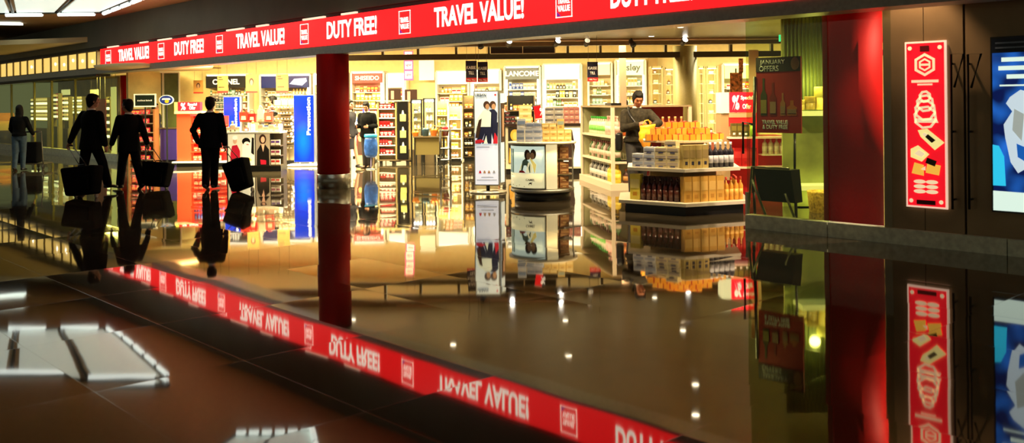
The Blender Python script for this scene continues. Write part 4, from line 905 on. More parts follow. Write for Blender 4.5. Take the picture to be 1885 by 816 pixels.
m.build('advert', [emat('ad_cream', (.85, .78, .5), .6), emat('ad_tan', (.45, .36, .22), .4), emat('ad_red', (.6, .01, .03), .5), emat('ad_skin', (.8, .45, .25), .5), emat('ad_pale', (.95, .9, .65), .7), emat('ad_yellow', (.9, .7, .1), .6), mat('ad_black', (.008, .006, .006), .4), mat('ad_brown', (.05, .02, .01), .4)], t)
MB().b2(p(498), p(516), -.05, .3, .13, tz - .04).build('niche_back', mat('niche_dark', (.1, .08, .05), .5), t)
for z in (.13, .36, .60): MB().b2(p(498), p(516), -.33, .0, z, z + .03).build('niche_shelf', dk, t)
for z, c in ((.16, RED_), (.39, (.3, .02, .1)), (.63, (.1, .03, .3))):
    for i in range(2): put(goods_mesh('carton', .10, .08, .13, WHT, c), 'carton', 'white box with a dark square in the right-hand niches of the make-up table', 'box', 'white boxes in the make-up table niches', KM, (p(502) + .115 * i, -.28, z + .001))
# on the table: red bags, white boxes, mirrors
def gift_bag(M, x, y, z, w_, h_, c, label, s=1):
    b_ = thing('gift_bag', label, 'bag', M @ Vector((x, y, z)), 0)
    m = MB(); m.add([(-w_ / 2, -.05, 0), (w_ / 2, -.05, 0), (w_ / 2, .05, 0), (-w_ / 2, .05, 0), (-w_ * .55, -.06, h_), (w_ * .55, -.06, h_), (w_ * .55, .06, h_), (-w_ * .55, .06, h_)], [(3, 2, 1, 0), (0, 1, 5, 4), (1, 2, 6, 5), (2, 3, 7, 6), (3, 0, 4, 7), (4, 5, 6, 7)]); m.build('bag_body', col(c), b_)
    m = MB(); m.flat([(-w_ * .3, h_ * .2), (w_ * .3, h_ * .2), (w_ * .25, h_ * .6), (-w_ * .25, h_ * .6)], -.066, 0); m.build('printed_panel', col((.85, .7, .5)), b_)
    MB().tube([(w_ * .32 * math.cos(q), -.03, h_ + .09 * math.sin(q)) for q in [PI * i / 8 for i in range(9)]], .008, 6).build('handle', col(c), b_)
# raised shelf on table
o = MB().b2(p(438), p(512), 0, .3, 0, .02).b2(p(439), p(442), .02, .28, -.22, 0).b2(p(508), p(511), .02, .28, -.22, 0).b2(p(470), p(474), .02, .28, -.22, 0).build('riser', dk, None, KM @ Vector((0, 0, tz + .22))); tag(o, 'dark raised display shelf standing on the make-up table', 'riser')
RZ = tz + .24
gift_bag(KM, p(440), .12, RZ, .20, .24, (.75, .05, .03), 'red gift bag with a pale panel at the left on the raised make-up shelf')
gift_bag(KM, p(456), .1, RZ, .17, .20, (.6, .02, .02), 'darker red gift bag beside the first one on the raised make-up shelf')
gift_bag(KM, p(487), .12, RZ, .19, .22, (.85, .12, .08), 'bright red gift bag at the right on the raised make-up shelf')
gift_bag(KM, p(472), .1, RZ, .14, .30, (.9, .75, .55), 'tall pale gift bag between the red ones on the make-up shelf')
for i, x in enumerate((419, 427, 435, 478, 488, 498, 507)):
    put(goods_mesh('carton', .13, .1, .12 + .05 * (i % 2), (.85, .75, .55), (.8, .55, .4)), 'carton', 'cream make-up box in the front row on the make-up table', 'box', 'cream boxes on the make-up table', KM, (p(x), -.22, tz))
for x, c in ((423, (.8, .8, .75)), (449, (.7, .03, .03)), (461, (.85, .8, .7)), (512, WHT)):
    put(goods_mesh('flask', .11, .11, .26 if x != 449 else .15, c, (.5, .3, .1)), 'perfume_bottle', {423: 'white conical bottle at the left end of the make-up table', 449: 'red squat bottle in the middle of the make-up table', 461: 'white tall bottle right of the red squat bottle on the make-up table', 512: 'white bottle at the right end of the make-up table'}[x], 'bottle', None, KM, (p(x), -.1, tz))
row(KM, p(474), p(506), tz, .14, [('carton', .14, .09, .15, BLU, BLK), ('carton', .12, .09, .12, BLK, BLU)], 'dark blue box under the raised make-up shelf', 'dark boxes under the riser')
t = thing('round_mirror', 'dark round-topped tester stand at the right of the raised make-up shelf', 'stand', KM @ Vector((p(494), .15, RZ)))
MB().lathe([(.05, 0), (.05, .01), (.01, .02), (.01, .16)], n=16).build('stem', black, t); MB().ell((0, 0, .2), (.12, .05, .08)).build('disc', black, t)

# --- rotating rack of small boxes right of the table (striped column of shelves)
g = ground(522, 304); d = g.y
t = thing('sunglasses_rack', 'tall openwork rack of many thin dark shelves between make-up table and blue lightbox', 'rack', (g.x, d + .15, 0))
h_ = at(522, 184, d).z
for x in (-.27, -.09, .09, .27): MB().b2(x - .012, x + .012, -.02, .02, .12, h_).build('upright', mat('rack_metal', (.35, .28, .16), .3, .4), t)
MB().b2(-.32, .34, -.15, .2, 0, .12).build('base', black, t); MB().b2(-.3, .3, .08, .1, .12, h_).build('back_panel', mat('rack_back', (.6, .5, .3), .5), t)
RM_ = Matrix.Translation(t.location)
for i in range(16):
    z = .42 + i * (h_ - .5) / 16
    MB().b2(-.28, .28, -.1, .03, z, z + .02).build('shelf', dk, t)
    if i % 2 == 0: row(RM_, -.27, .27, z + .021, -.05, [('carton', .05, .05, .045, WHT, CRM), ('carton', .06, .05, .05, (.3, .2, .12), WHT), ('jar', .05, .05, .045, WHT, WHT)], 'tiny pale box on the openwork rack left of the blue lightbox', 'tiny boxes on the rack', gap=.03)
m = MB()
for i in range(8): m.ell((.25 + .03 * math.sin(i * 2.3), -.14, .65 + i * .09), (.035, .02, .035), 0, 8)
m.build('hanging_charms', emat('charm_white', (1, 1, .95), 1.2), t)

# --- red/orange special-offer gondola
g = ground(366, 307); d = g.y; p = lambda x: (x - 366) / F_PX * d
t = thing('special_offer_gondola', 'orange-red special offer shelf unit in front of the man on the left', 'shelf', (g.x, d + .3, 0))
h_ = at(350, 207, d).z; OM = Matrix.Translation(t.location)
orr = emat('orange_red_panel', (1.0, .10, .02), .8, (.8, .06, .02)); 
MB().b2(p(318), p(425), -.36, .36, .10, .14).build('base_slab', white, t); MB().b2(p(325), p(424), -.3, .3, 0, .10).build('plinth', black, t)
MB().b2(p(325), p(350), -.25, .3, .14, h_).build('side_tower', orr, t)
MB().b2(p(350), p(415), .0, .04, .14, h_ - .1).build('back_panel', mat('red_back', (.45, .02, .02), .4, em=(.8, .05, .02), es=.15), t)
hz0 = at(350, 206, d).z; hz1 = at(350, 188, d).z
hd = MB().b2(p(328), p(369), -.30, -.1, hz0 + .02, hz1).build('header', emat('offer_red', (.9, .01, .02), .9), t)
MB().b2(p(322), p(328), -.30, -.1, hz0 - .03, hz1).build('header_end', emat('lime_end', (.85, .75, .1), .8), t)
MB().b2(p(322), p(372), -.32, .2, hz0 - .05, hz0 + .02).build('header_shelf', mat('tan_lacquer', (.7, .45, .25), .4), t)
text('%', .19, hdr_white, hd, (p(338), -.303, (hz0 + hz1) / 2 + .01), .13, .04); text('Special', .09, hdr_white, hd, (p(355), -.303, hz1 - .07), .24, .03); text('Offer', .09, hdr_white, hd, (p(355), -.303, hz0 + .10), .16, .03)
for i in range(5):
    z = .16 + i * .235
    if i: MB().b2(p(350), p(414), -.25, 0, z - .025, z).build('shelf', orr, t)
    row(OM, p(352), p(412), z, -.15, [('carton', .12, .08, .14, (.8, .1, .05), (.8, .5, .3)), ('carton', .1, .08, .10, (.6, .05, .04), WHT), ('carton', .11, .08, .13, (.5, .45, .4), (.3, .05, .05))] if i < 4 else [('tube', .07, .07, .15, BLU, WHT), ('tube', .07, .07, .16, (.02, .05, .2), WHT)], ['red or grey box on the orange-red special offer shelves', 'dark blue tin on the top of the orange-red special offer shelves'][i == 4], ['boxes on the orange special offer shelves', 'tins on the orange special offer shelves'][i == 4], gap=.01, box='offer_box')

# --- sweets shelves with framed black sign, oval sign, purple counter at the left of the shop
g = ground(262, 296); d = 26.2; p = lambda x: (x - 262) / F_PX * d
t = thing('sweets_gondola', 'shelf unit with rows of glowing red sweet packets behind the walking man', 'shelf', (at(262, 280, d).x, d, 0))
h_ = at(262, 201, d).z; SM = Matrix.Translation(t.location)
MB().b2(p(245), p(292), .0, .04, 0, h_).build('back_panel', mat('brown_back', (.2, .11, .04), .5), t)
MB().b2(p(244), p(247), -.3, .02, 0, h_).b2(p(290), p(293), -.3, .02, 0, h_).build('side_panel', mat('orange_wood', (.35, .13, .04), .4), t)
for i in range(6):
    z = .12 + i * .255
    MB().b2(p(247), p(290), -.3, 0, z - .03, z).build('shelf', mat('grey_brown_shelf', (.2, .14, .08), .4), t)
    row(SM, p(248), p(289), z, -.22, [('carton', .13, .06, .12, (.9, .03, .06), (1, .3, .15)), ('carton', .11, .06, .10, (.85, .02, .08), (.9, .5, .1))], 'glowing red sweet packet on the shelves left of the standing woman', 'red sweet packets', gap=.006, box='sweet_packet')
def board(x0, x1, y0, y1, d, name, label, cat, fr, face, txt=None, tm=None, pole=True):
    a = at(x0, y0, d); b = at(x1, y1, d); w_ = b.x - a.x; h_ = a.z - b.z
    t = thing(name, label, cat, ((a.x + b.x) / 2, d, 0))
    e = .035
    MB().b2(-w_ / 2, w_ / 2, 0, .04, b.z, b.z + e).b2(-w_ / 2, w_ / 2, 0, .04, a.z - e, a.z).b2(-w_ / 2, -w_ / 2 + e, 0, .04, b.z, a.z).b2(w_ / 2 - e, w_ / 2, 0, .04, b.z, a.z).build('frame', fr, t)
    f = MB().b2(-w_ / 2 + e, w_ / 2 - e, .01, .03, b.z + e, a.z - e).build('face', face, t)
    if txt: text(txt, h_ * .24, tm, f, (0, .009, (a.z + b.z) / 2), w_ * .7, .02)
    if pole: MB().b2(-.02, .02, .02, .04, 0, b.z).build('post', darkmetal, t)
    return t
board(246, 287, 173, 197, 25.82, 'framed_sign', 'black sign in a cream frame above the sweets shelves', 'sign', mat('cream_frame', (.8, .75, .5), .4, em=(1, .9, .6), es=.5), mat('sign_dark_green', (.01, .02, .01), .4), None)
m = MB(); fs_ = [o for o in C.objects if o.name == 'framed_sign'][0]; zc = at(266, 185, 25.82).z
for i in range(9): m.flat([(-.21 + i * .046 + .008 * (i > 4), zc - .022), (-.175 + i * .046 + .008 * (i > 4), zc - .022), (-.178 + i * .046 + .008 * (i > 4), zc + .022 - .006 * (i % 2)), (-.205 + i * .046 + .008 * (i > 4), zc + .022 - .008 * ((i + 1) % 3))], -.002, 0)
m.build('pale_band', txt_w, fs_)
d = 26.0; a = at(293, 175, d); b = at(320, 193, d)
t = thing('oval_sign', 'blue oval sign with a yellow drop above the purple counter', 'sign', ((a.x + b.x) / 2, d, 0))
rx_, rz2 = (b.x - a.x) / 2, (a.z - b.z) / 2; zc = (a.z + b.z) / 2
TO = Matrix.Translation((0, 0, zc)) @ Matrix.Rotation(PI / 2, 4, 'X')
m = MB(); m.prism(circle(0, 0, rx_, rz2, 32), -.02, .02, 0, TO); m.prism(circle(0, 0, rx_ * .88, rz2 * .85, 32), .02, .026, 1, TO); m.prism(circle(.02, -rz2 * .3, rx_ * .28, rz2 * .35, 20), .026, .032, 2, TO); m.prism([(-rx_ * .6, .0), (rx_ * .6, .0), (rx_ * .5, rz2 * .35), (-rx_ * .5, rz2 * .35)], .026, .031, 0, TO)
m.build('panel', [emat('oval_white', (.7, .8, .7), .5), mat('oval_blue', (.01, .03, .3), .4), mat('oval_yellow', (.9, .5, .02), .4)], t); MB().b2(-.02, .02, .0, .03, 0, zc - rz2 + .02).build('post', darkmetal, t)
d = 26.4; a = at(303, 237, d); b = at(326, 237, d)
t = thing('purple_counter', 'dark purple low counter behind the standing woman', 'counter', ((a.x + b.x) / 2, d, 0)); w_ = b.x - a.x + .1
MB().b2(-w_ / 2, w_ / 2, -.2, .3, .08, a.z).build('body', mat('purple', (.035, .02, .14), .4), t); MB().b2(-w_ / 2 + .03, w_ / 2 - .03, -.17, .27, 0, .08).build('plinth', black, t); MB().b2(-w_ / 2 - .02, w_ / 2 + .02, -.22, .32, a.z, a.z + .03).build('top', dk, t)
# greenish glazed partition behind them
for x0, x1, nm in ((251, 300, 'left'), (302, 330, 'right')):
    a = at(x0, 135, 27.4); b = at(x1, 295, 27.4)
    t = thing('glass_partition', 'dull green glazed panel behind the framed black sign' if nm == 'left' else 'narrower green glazed panel behind the blue oval sign', 'partition', (a.x, 27.4, 0)); w_ = b.x - a.x
    MB().b2(0, w_, 0, .02, .1, a.z).build('pane', mat('dull_green_pane', (.10, .12, .035), .15, noise=.3, nscale=2), t); MB().b2(-.03, 0, -.02, .05, 0, a.z + .05).b2(w_, w_ + .03, -.02, .05, 0, a.z + .05).b2(0, w_, -.02, .05, a.z, a.z + .05).b2(0, w_, -.02, .05, 0, .1).build('frame', mat('pale_frame', (.6, .6, .45), .4), t)
    if nm == 'left': MB().box((.35, -.03, a.z - .35), (.55, .04, .14)).build('lit_sign', emat('soft_yellow_sign', (.8, .62, .25), .6), t)

# ================================================================== ISLAND (hexagonal spirits and gift table)
K = ground(1260, 398.5); L_ = ground(1172, 391)
a1 = math.atan2((K - L_).y, (K - L_).x); side = (K - L_).length; hr = 1.0
cen = Vector((2.54, 13.85))
rot0 = math.radians(-98)
def hexa(r): return [(r * math.cos(rot0 + i * PI / 3), r * math.sin(rot0 + i * PI / 3)) for i in range(6)]
t = thing('gift_island', 'hexagonal tiered display island of bottles, cartons and orange gift boxes', 'display', (cen.x, cen.y, 0))
IM = Matrix.Translation((cen.x, cen.y, 0))
MB().prism(hexa(.97), 0, .13).build('plinth', black, t)
slab = mat('ivory_slab', (.72, .66, .52), .3)
MB().prism(hexa(1.08), .13, .175).build('base_shelf', slab, t)
MB().prism(hexa(.55), .175, .60).build('core', mat('tan_core', (.30, .2, .08), .5), t)
MB().prism(hexa(.93), .60, .645).build('middle_shelf', slab, t)
MB().prism(hexa(.35), .645, 1.0).build('upper_core', mat('tan_core'), t)
MB().prism(hexa(.66), 1.0, 1.03).build('top_shelf', mat('top_slab', (.75, .6, .4), .3), t)
# face frames: left-front face from vertex 5 to 0, right-front face from vertex 0 to 1
def face_M(r, i):
    h = hexa(r); p0 = Vector((*h[i % 6], 0)); p1 = Vector((*h[(i + 1) % 6], 0)); a = math.atan2((p1 - p0).y, (p1 - p0).x)
    return IM @ Matrix.Translation(p0) @ Matrix.Rotation(a, 4, 'Z'), (p1 - p0).length
FL, ln = face_M(1.0, -1); FR, lr = face_M(1.0, 0)
def line(M, kd, xs, y, zs, name, label, cat, group, rz=0):
    for x in xs:
        for z in zs: put(goods_mesh(*kd), name, label, cat, group, M, (x, y, z), rz)
line(FL, ('carton', .165, .10, .37, (.85, .72, .10), (.9, .8, .3), (.6, .3, .02)), [.14], .14, [.176], 'gift_carton', 'bright yellow tall carton at the left end of the island base', 'box', None)
line(FL, ('bottle', .085, .085, .33, (.05, .006, .004), (.02, .01, .01), (.09, .02, .01)), [.27 + .090 * i for i in range(7)], .12, [.176], 'dark_bottle', 'dark red-brown bottle in the row on the left front of the island base', 'bottle', 'dark bottles on the island base')
line(FL, ('carton', .08, .08, .34, (.06, .01, .006), (.12, .03, .015), (.09, .03, .01)), [.27 + .093 * i for i in range(8)], .23, [.176], 'bottle_carton', 'dark brown bottle carton behind the row of dark bottles on the island base', 'box', 'dark cartons on the island base')
line(FR, ('carton', .125, .10, .36, (.60, .34, .06), (.7, .45, .12), (.45, .22, .03)), [.09 + .135 * i for i in range(5)], .12, [.176], 'gift_carton', 'tall gold carton in the row on the right front of the island base', 'box', 'gold cartons on the island base')
line(FR, ('bottle', .075, .075, .33, (.75, .36, .04), (.75, .06, .03), (.8, .45, .08)), [.76 + .082 * i for i in range(4)], .12, [.176], 'gold_bottle', 'amber gold bottle with a red neck at the right end of the island base', 'bottle', 'gold bottles on the island base')
FR2, lr2 = face_M(1.0, 1)
line(FR2, ('bottle', .075, .075, .33, (.75, .36, .04), (.75, .06, .03), (.8, .45, .08)), [.08 + .085 * i for i in range(6)], .12, [.176], 'gold_bottle', 'amber gold bottle standing round the right corner of the island base', 'bottle', 'gold bottles round the corner')
FL, ln = face_M(.90, -1); FR, lr = face_M(.90, 0); z = .646
wb = ('carton', .185, .12, .098, (.92, .9, .88), (.45, .5, .65), (.05, .06, .2))
line(FL, wb, [.12, .31], .10, [z, z + .099], 'white_carton', 'white and blue carton stacked on the left of the middle island shelf', 'box', 'white cartons on the island')
line(FL, wb, [.31], .10, [z + .198], 'white_carton', 'topmost white and blue carton of the left stack on the island', 'box', None)
yb2 = ('carton', .185, .12, .098, (.88, .76, .45), (.5, .42, .35), (.05, .06, .2))
line(FL, yb2, [.50, .69], .10, [z, z + .099, z + .198], 'cream_carton', 'cream and blue carton stacked at the front corner of the middle island shelf', 'box', 'cream cartons on the island')
line(FL, yb2, [.64], .12, [z + .297], 'cream_carton', 'topmost cream carton at the front corner of the island', 'box', None)
line(FL, ('bottle', .065, .065, .30, (.02, .02, .03), (.85, .85, .82), (.5, .5, .5)), [.16, .25, .34, .43], .24, [z], 'capped_bottle', 'dark bottle with a white cap showing above the white cartons', 'bottle', 'bottles behind the white cartons')
line(FR, ('carton', .10, .10, .33, (.42, .32, .10), (.3, .22, .08), (.03, .03, .05)), [.06 + .106 * i for i in range(4)], .10, [z], 'tall_carton', 'tall olive-gold carton right of the front corner on the middle island shelf', 'box', 'olive cartons on the island')
line(FR, ('bottle', .085, .085, .36, (.012, .01, .02), (.85, .85, .85), (.55, .55, .6)), [.49 + .088 * i for i in range(5)], .10, [z], 'spirit_bottle', 'dark bottle with a white cap and pale label on the middle island shelf', 'bottle', 'white-capped bottles on the island')
line(FR, ('bottle', .085, .085, .335, (.012, .01, .02), (.85, .85, .85), (.55, .55, .6)), [.47 + .088 * i for i in range(4)], .2, [z], 'spirit_bottle', 'dark white-capped bottle in the second row on the middle island shelf', 'bottle', 'white-capped bottles, back row')
# top: orange gift boxes
gk = ('giftbox', .17, .13, .085, (.80, .36, .03), (.45, .04, .02), (.85, .6, .2)); gk2 = ('giftbox', .14, .13, .085, (.85, .46, .06), (.5, .06, .02), (.85, .6, .2))
zt2 = 1.031
for i, (x, y, zz, k_) in enumerate([(-.50, -.32, 0, 0), (-.32, -.36, 0, 0), (-.14, -.42, 0, 1), (.02, -.44, 0, 0), (.20, -.38, 0, 1), (.37, -.28, 0, 0), (.52, -.12, 0, 1),
        (-.44, -.30, 1, 1), (-.27, -.33, 1, 0), (-.08, -.36, 1, 1), (.10, -.37, 1, 0), (.28, -.28, 1, 1),
        (-.22, -.12, 0, 0), (.0, -.12, 0, 0), (.2, -.1, 0, 0), (-.22, -.12, 1, 0), (.0, -.12, 1, 0), (.2, -.1, 1, 0), (-.18, -.12, 2, 0), (-.0, -.12, 2, 0), (.17, -.12, 2, 1)]):
    put(goods_mesh(*[gk, gk2][k_]), 'gift_box', ['orange ribboned gift box in the front rows on top of the island', 'orange ribboned gift box in the raised middle on top of the island'][i >= 12], 'box', ['orange gift boxes, front', 'orange gift boxes, middle'][i >= 12], IM, (x, y, zt2 + zz * .086), R.uniform(-.06, .06))

# --- red special-offer unit at the right of the island
d = 15.2; p = lambda x: (x - 1362) / F_PX * d
t = thing('special_offer_stand', 'red glowing special offer unit right of the island, partly behind the glass front', 'display', (at(1362, 300, d).x, d, 0))
RM = Matrix.Translation(t.location)
zc = lambda y: at(1362, y, d).z
redglow = emat('red_glow_panel', (1.0, .012, .015), .75, (.6, .02, .02)); redplain = mat('red_unit', (.42, .008, .01), .4, em=(.8, .01, .01), es=.12)
MB().b2(p(1335), p(1440), .0, .5, 0, zc(250)).build('body', redplain, t)
MB().b2(p(1382), p(1392), -.12, .1, .4, zc(208)).build('red_upright', redglow, t)
MB().b2(p(1340), p(1390), -.1, .3, zc(232), zc(215)).build('red_top', redglow, t)
MB().b2(p(1326), p(1342), -.08, .3, .3, zc(209)).build('tan_side', mat('tan_side', (.38, .25, .12), .5), t)
MB().b2(p(1340), p(1388), -.12, .3, zc(216), zc(208)).build('tan_band', mat('tan_band', (.75, .35, .2), .4), t)
hd = MB().b2(p(1341), p(1388), -.13, .25, zc(207), zc(170)).build('header', emat('offer_red_bright', (1.0, .012, .03), .85), t)
MB().b2(p(1325), p(1340), -.12, .25, zc(208), zc(170)).build('header_end', emat('header_pale_end', (.55, .62, .45), .6), t)
text('%', .24, hdr_white, hd, (p(1352), -.134, zc(189)), .12, .05); text('Special', .085, hdr_white, hd, (p(1372), -.134, zc(181)), .20, .03); text('Offer', .085, hdr_white, hd, (p(1372), -.134, zc(196)), .14, .03)
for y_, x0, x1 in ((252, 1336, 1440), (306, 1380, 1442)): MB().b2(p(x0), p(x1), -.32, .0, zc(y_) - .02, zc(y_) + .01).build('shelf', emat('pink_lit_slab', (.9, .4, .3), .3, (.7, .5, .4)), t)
MB().b2(p(1395), p(1448), -.30, .0, zc(283) - .02, zc(283)).build('shelf', slab, t)
row(RM, p(1340), p(1382), zc(252) + .01, -.2, [('carton', .09, .08, .22, (.10, .08, .02), (.2, .16, .03)), ('carton', .1, .08, .2, (.05, .06, .02), (.15, .1, .03))], 'dark olive carton in the niche of the red special offer unit', 'olive cartons in the red unit', gap=.004, box='carton')
put(goods_mesh('tube', .1, .1, .2, (.3, .5, .03), (.5, .6, .1)), 'tin', 'bright green tin in the niche of the red special offer unit', 'tin', None, RM, (p(1379), -.24, zc(252) + .011))
line(RM, ('bottle', .085, .085, .27, (.55, .42, .32), (.6, .3, .2), (.7, .6, .5)), [p(1402) + .095 * i for i in range(5)], -.2, [zc(283)], 'pale_bottle', 'pale bottle on the small shelf just below the January offers sign', 'bottle', 'pale bottles below the offers sign')
line(RM, ('carton', .12, .1, .30, (.4, .01, .01), (.5, .03, .03), (.3, .01, .01)), [p(1352) + .125 * i for i in range(3)], -.18, [zc(306) + .011], 'red_carton', 'dark red carton on the lower shelf of the special offer unit', 'box', 'dark red cartons in the red unit')
o = MB().b2(p(1340), p(1384), -.3, .0, zc(306) - .02, zc(306) + .01).build('shelf', slab, t)

# ================================================================== SPIRITS GONDOLA
e = ground(1129, 351); e2 = ground(1073, 331)
av = math.atan2((e2 - e).y, (e2 - e).x); Ls = (e2 - e).length
t = thing('spirits_gondola', 'white-framed corner shelf of bottles behind the man with the yellow bag', 'shelf', (e.x, e.y, 0), 0)
GM = Matrix.Translation((e.x, e.y, 0)) @ Matrix.Rotation(av - PI / 2, 4, 'Z')      # local +y runs along the left side, +x to the right
t.rotation_euler.z = av - PI / 2
Wd = 1.45; h_ = 1.50
frame_m = mat('gondola_frame', (.62, .52, .38), .35); frg = mat('gondola_back', (.28, .02, .02), .5); gre = mat('gondola_olive', (.3, .3, .15), .5)
MB().b2(-.06, Wd + .06, -.06, Ls + .06, .0, .12).build('base_shelf', frame_m, t)
for x, y in ((0, 0), (Wd, 0), (0, Ls), (Wd, Ls)): MB().b2(x - .03, x + .03, y - .03, y + .03, .12, h_).build('post', frame_m, t)
MB().b2(-.03, Wd + .03, -.03, Ls + .03, h_ - .0, h_ + .03).build('top', mat('gondola_top', (.3, .22, .12), .4), t)
MB().b2(.36, .38, .36, Ls, .12, h_).b2(.0, .36, Ls - .03, Ls, .12, h_).build('back_panel_left', gre, t); MB().b2(.36, Wd, .36, .38, .12, h_).build('back_panel_right', frg, t)
for z in (.52, .98):
    MB().b2(-.02, .36, 0, Ls, z - .04, z).build('shelf', frame_m, t); MB().b2(.03, Wd, -.02, .36, z - .04, z).build('shelf', frame_m, t)
GY = GM @ Matrix.Rotation(PI / 2, 4, 'Z') @ Matrix.Rotation(PI, 4, 'Z') 
# goods on the left side: x close to 0, along y
def gl(y, z, kd, name, label, cat, group): put(goods_mesh(*kd), name, label, cat, group, GM, (.12, y, z), 0)
ys = [.14 + .16 * i for i in range(int((Ls - .2) / .16))]
for i, y in enumerate(ys):
    if i < 5: gl(y, .981, ('bottle', .12, .12, .36, (.72, .42, .34), (.8, .5, .4), (.75, .5, .42)), 'pink_bottle', 'tall pinkish bottle on the top shelf of the left side of the corner gondola', 'bottle', 'pinkish bottles on the corner gondola')
    else: gl(y, .981, ('bottle', .13, .13, .34, (.65, .62, .45), (.05, .45, .05), (.15, .5, .08)), 'green_capped_bottle', 'white bottle with a green cap on the top shelf of the corner gondola', 'bottle', 'green-capped bottles')
    gl(y, .521, ('bottle', .12, .12, .34, [(.05, .12, .03), (.12, .06, .03), (.4, .32, .25)][i % 3], (.15, .05, .03), (.5, .4, .3)), 'spirit_bottle', 'dark green, brown or clear bottle on the middle left shelf of the corner gondola', 'bottle', 'bottles on the middle left shelf')
    if i < 4: gl(y, .121, ('bottle', .13, .13, .34, (.75, .55, .04), (.7, .5, .05), (.8, .62, .08)), 'yellow_bottle', 'yellow bottle nearest the corner at the bottom of the corner gondola', 'bottle', 'yellow bottles on the corner gondola')
    else: gl(y, .121, ('bottle', .12, .12, .33, [(.25, .25, .22), (.05, .05, .04)][i % 2], (.6, .6, .55), (.65, .6, .55)), 'spirit_bottle', 'dark or clear bottle with a pale label on the bottom left shelf', 'bottle', 'bottles on the bottom left shelf')
for i in range(10):
    x = .27 + .118 * i
    put(goods_mesh('bottle', .105, .105, .34, (.55, .13, .03), (.75, .5, .2), (.6, .25, .08)), 'amber_bottle', 'amber bottle with a gold cap on the top right shelf of the corner gondola', 'bottle', 'amber bottles on the top right shelf', GM, (x, .12, .981))
    if i % 2: put(goods_mesh('jar', .15, .15, .24, (.02, .02, .012), (.3, .12, .03)), 'round_jar', 'dark round jar-like bottle on the middle right shelf of the corner gondola', 'bottle', 'dark jars on the middle right shelf', GM, (x, .14, .521))
    if i % 2 == 0: put(goods_mesh('bottle', .11, .11, .26, (.06, .02, .01), (.3, .1, .02), (.4, .2, .05)), 'spirit_bottle', 'squat brown bottle on the bottom right shelf of the corner gondola', 'bottle', 'brown bottles on the bottom right shelf', GM, (x, .12, .121))
# small red-lit shelf seen over the man's shoulder
simple_gondola(1203, 1238, 199, 322, 'shelf of red bottles over the right shoulder of the man with the yellow bag', mat('pinkshelf', (.6, .35, .3), .4), mat('pinkback', (.6, .3, .2), .5), [('bottle', .1, .1, .27, (.65, .01, .03), (.85, .5, .6)), ('bottle', .1, .1, .26, (.7, .02, .04), WHT)], 4, 'bright red bottle on the shelf left of the olive column')
o = MB().b2(-.22, .22, -.1, .1, 0, .05).build('leaflet_tray', black, None, GM @ Vector((.25, .9, h_ + .03)), av); tag(o, 'flat black tray on top of the corner gondola', 'tray')

# ================================================================== BEHIND THE RIGHT GLASS
SN = 1.35
s_, _ = hit(1432, 300, SN)
t = thing('offer_sign_stand', 'dark sign stand reading JANUARY OFFERS behind the right glass front', 'sign', sf(s_, 1.35, 0), ANG + .12)
def sx_(x): return hit(x, 200, SN)[0] - s_
zz = lambda y: hit(1432, y, SN)[1]
x0, x1 = sx_(1395), sx_(1472)
bd = MB().b2(x0, x1, 0, .03, zz(245), zz(105)).build('board', mat('offer_dark_red', (.16, .003, .005), .5, em=(.3, .002, .004), es=.18), t)
m = MB(); m.b2(x0, x1, -.008, 0, zz(132), zz(105)); m.build('top_band', mat('offer_black', (.006, .006, .008), .6), bd)
greytxt = mat('grey_print', (.30, .30, .28), .5, em=(.4, .4, .36), es=.25)
text('JANUARY', .075, greytxt, bd, ((x0 * .62 + x1 * .38), -.009, zz(115)), (x1 - x0) * .56, .01); text('OFFERS', .075, greytxt, bd, ((x0 * .70 + x1 * .30), -.009, zz(126)), (x1 - x0) * .44, .01)
text('TRAVEL VALUE', .055, greytxt, bd, ((x0 * .58 + x1 * .42), -.004, zz(225)), (x1 - x0) * .58, .02); text('& DUTY FREE', .055, greytxt, bd, ((x0 * .58 + x1 * .42), -.004, zz(234)), (x1 - x0) * .56, .02)
m = MB(); W_ = x1 - x0
for fx, hh_, ww_, mi in ((.17, .50, .09, 0), (.38, .44, .09, 1), (.60, .30, .07, 2), (.80, .20, .13, 3)):
    cx = x0 + W_ * fx; b0 = zz(213)
    m.flat([(cx - ww_ / 2, b0), (cx + ww_ / 2, b0), (cx + ww_ / 2, b0 + hh_ * .55), (cx + ww_ * .16, b0 + hh_ * .68), (cx + ww_ * .16, b0 + hh_), (cx - ww_ * .16, b0 + hh_), (cx - ww_ * .16, b0 + hh_ * .68), (cx - ww_ / 2, b0 + hh_ * .55)], -.005, mi); m.flat(rect(cx - ww_ * .45, cx + ww_ * .45, b0 + .03, b0 + hh_ * .42), -.009, mi + 4 if mi < 2 else 5)
m.flat(circle(x0 + W_ * .88, zz(118), .055, .085), -.012, 5)
m.build('bottle_print', [mat('pb_green', (.03, .035, .008), .5), mat('pb_red', (.12, .005, .005), .5), mat('pb_tan', (.28, .13, .06), .5), mat('pb_orange', (.32, .10, .02), .5), mat('pb_label', (.20, .17, .05), .5), mat('pb_pale', (.22, .14, .1), .5)], bd)
MB().tube([(x0 - .06, .0, .35), (x0 - .02, 0, zz(140))], .022, 8).tube([(x1 - .12, .05, .35), (x1 - .10, .03, zz(240))], .018, 8).tube([(x0 - .04, 0, zz(230)), (x0 - .2, 0, zz(225)), (x0 - .2, 0, zz(285))], .018, 8).build('stand_frame', black, t)
for xx in (x0 - .06, x1 - .1): MB().tube([(xx, .05, .02), (xx + .01, .0, .36)], .02, 8).build('leg', black, t)
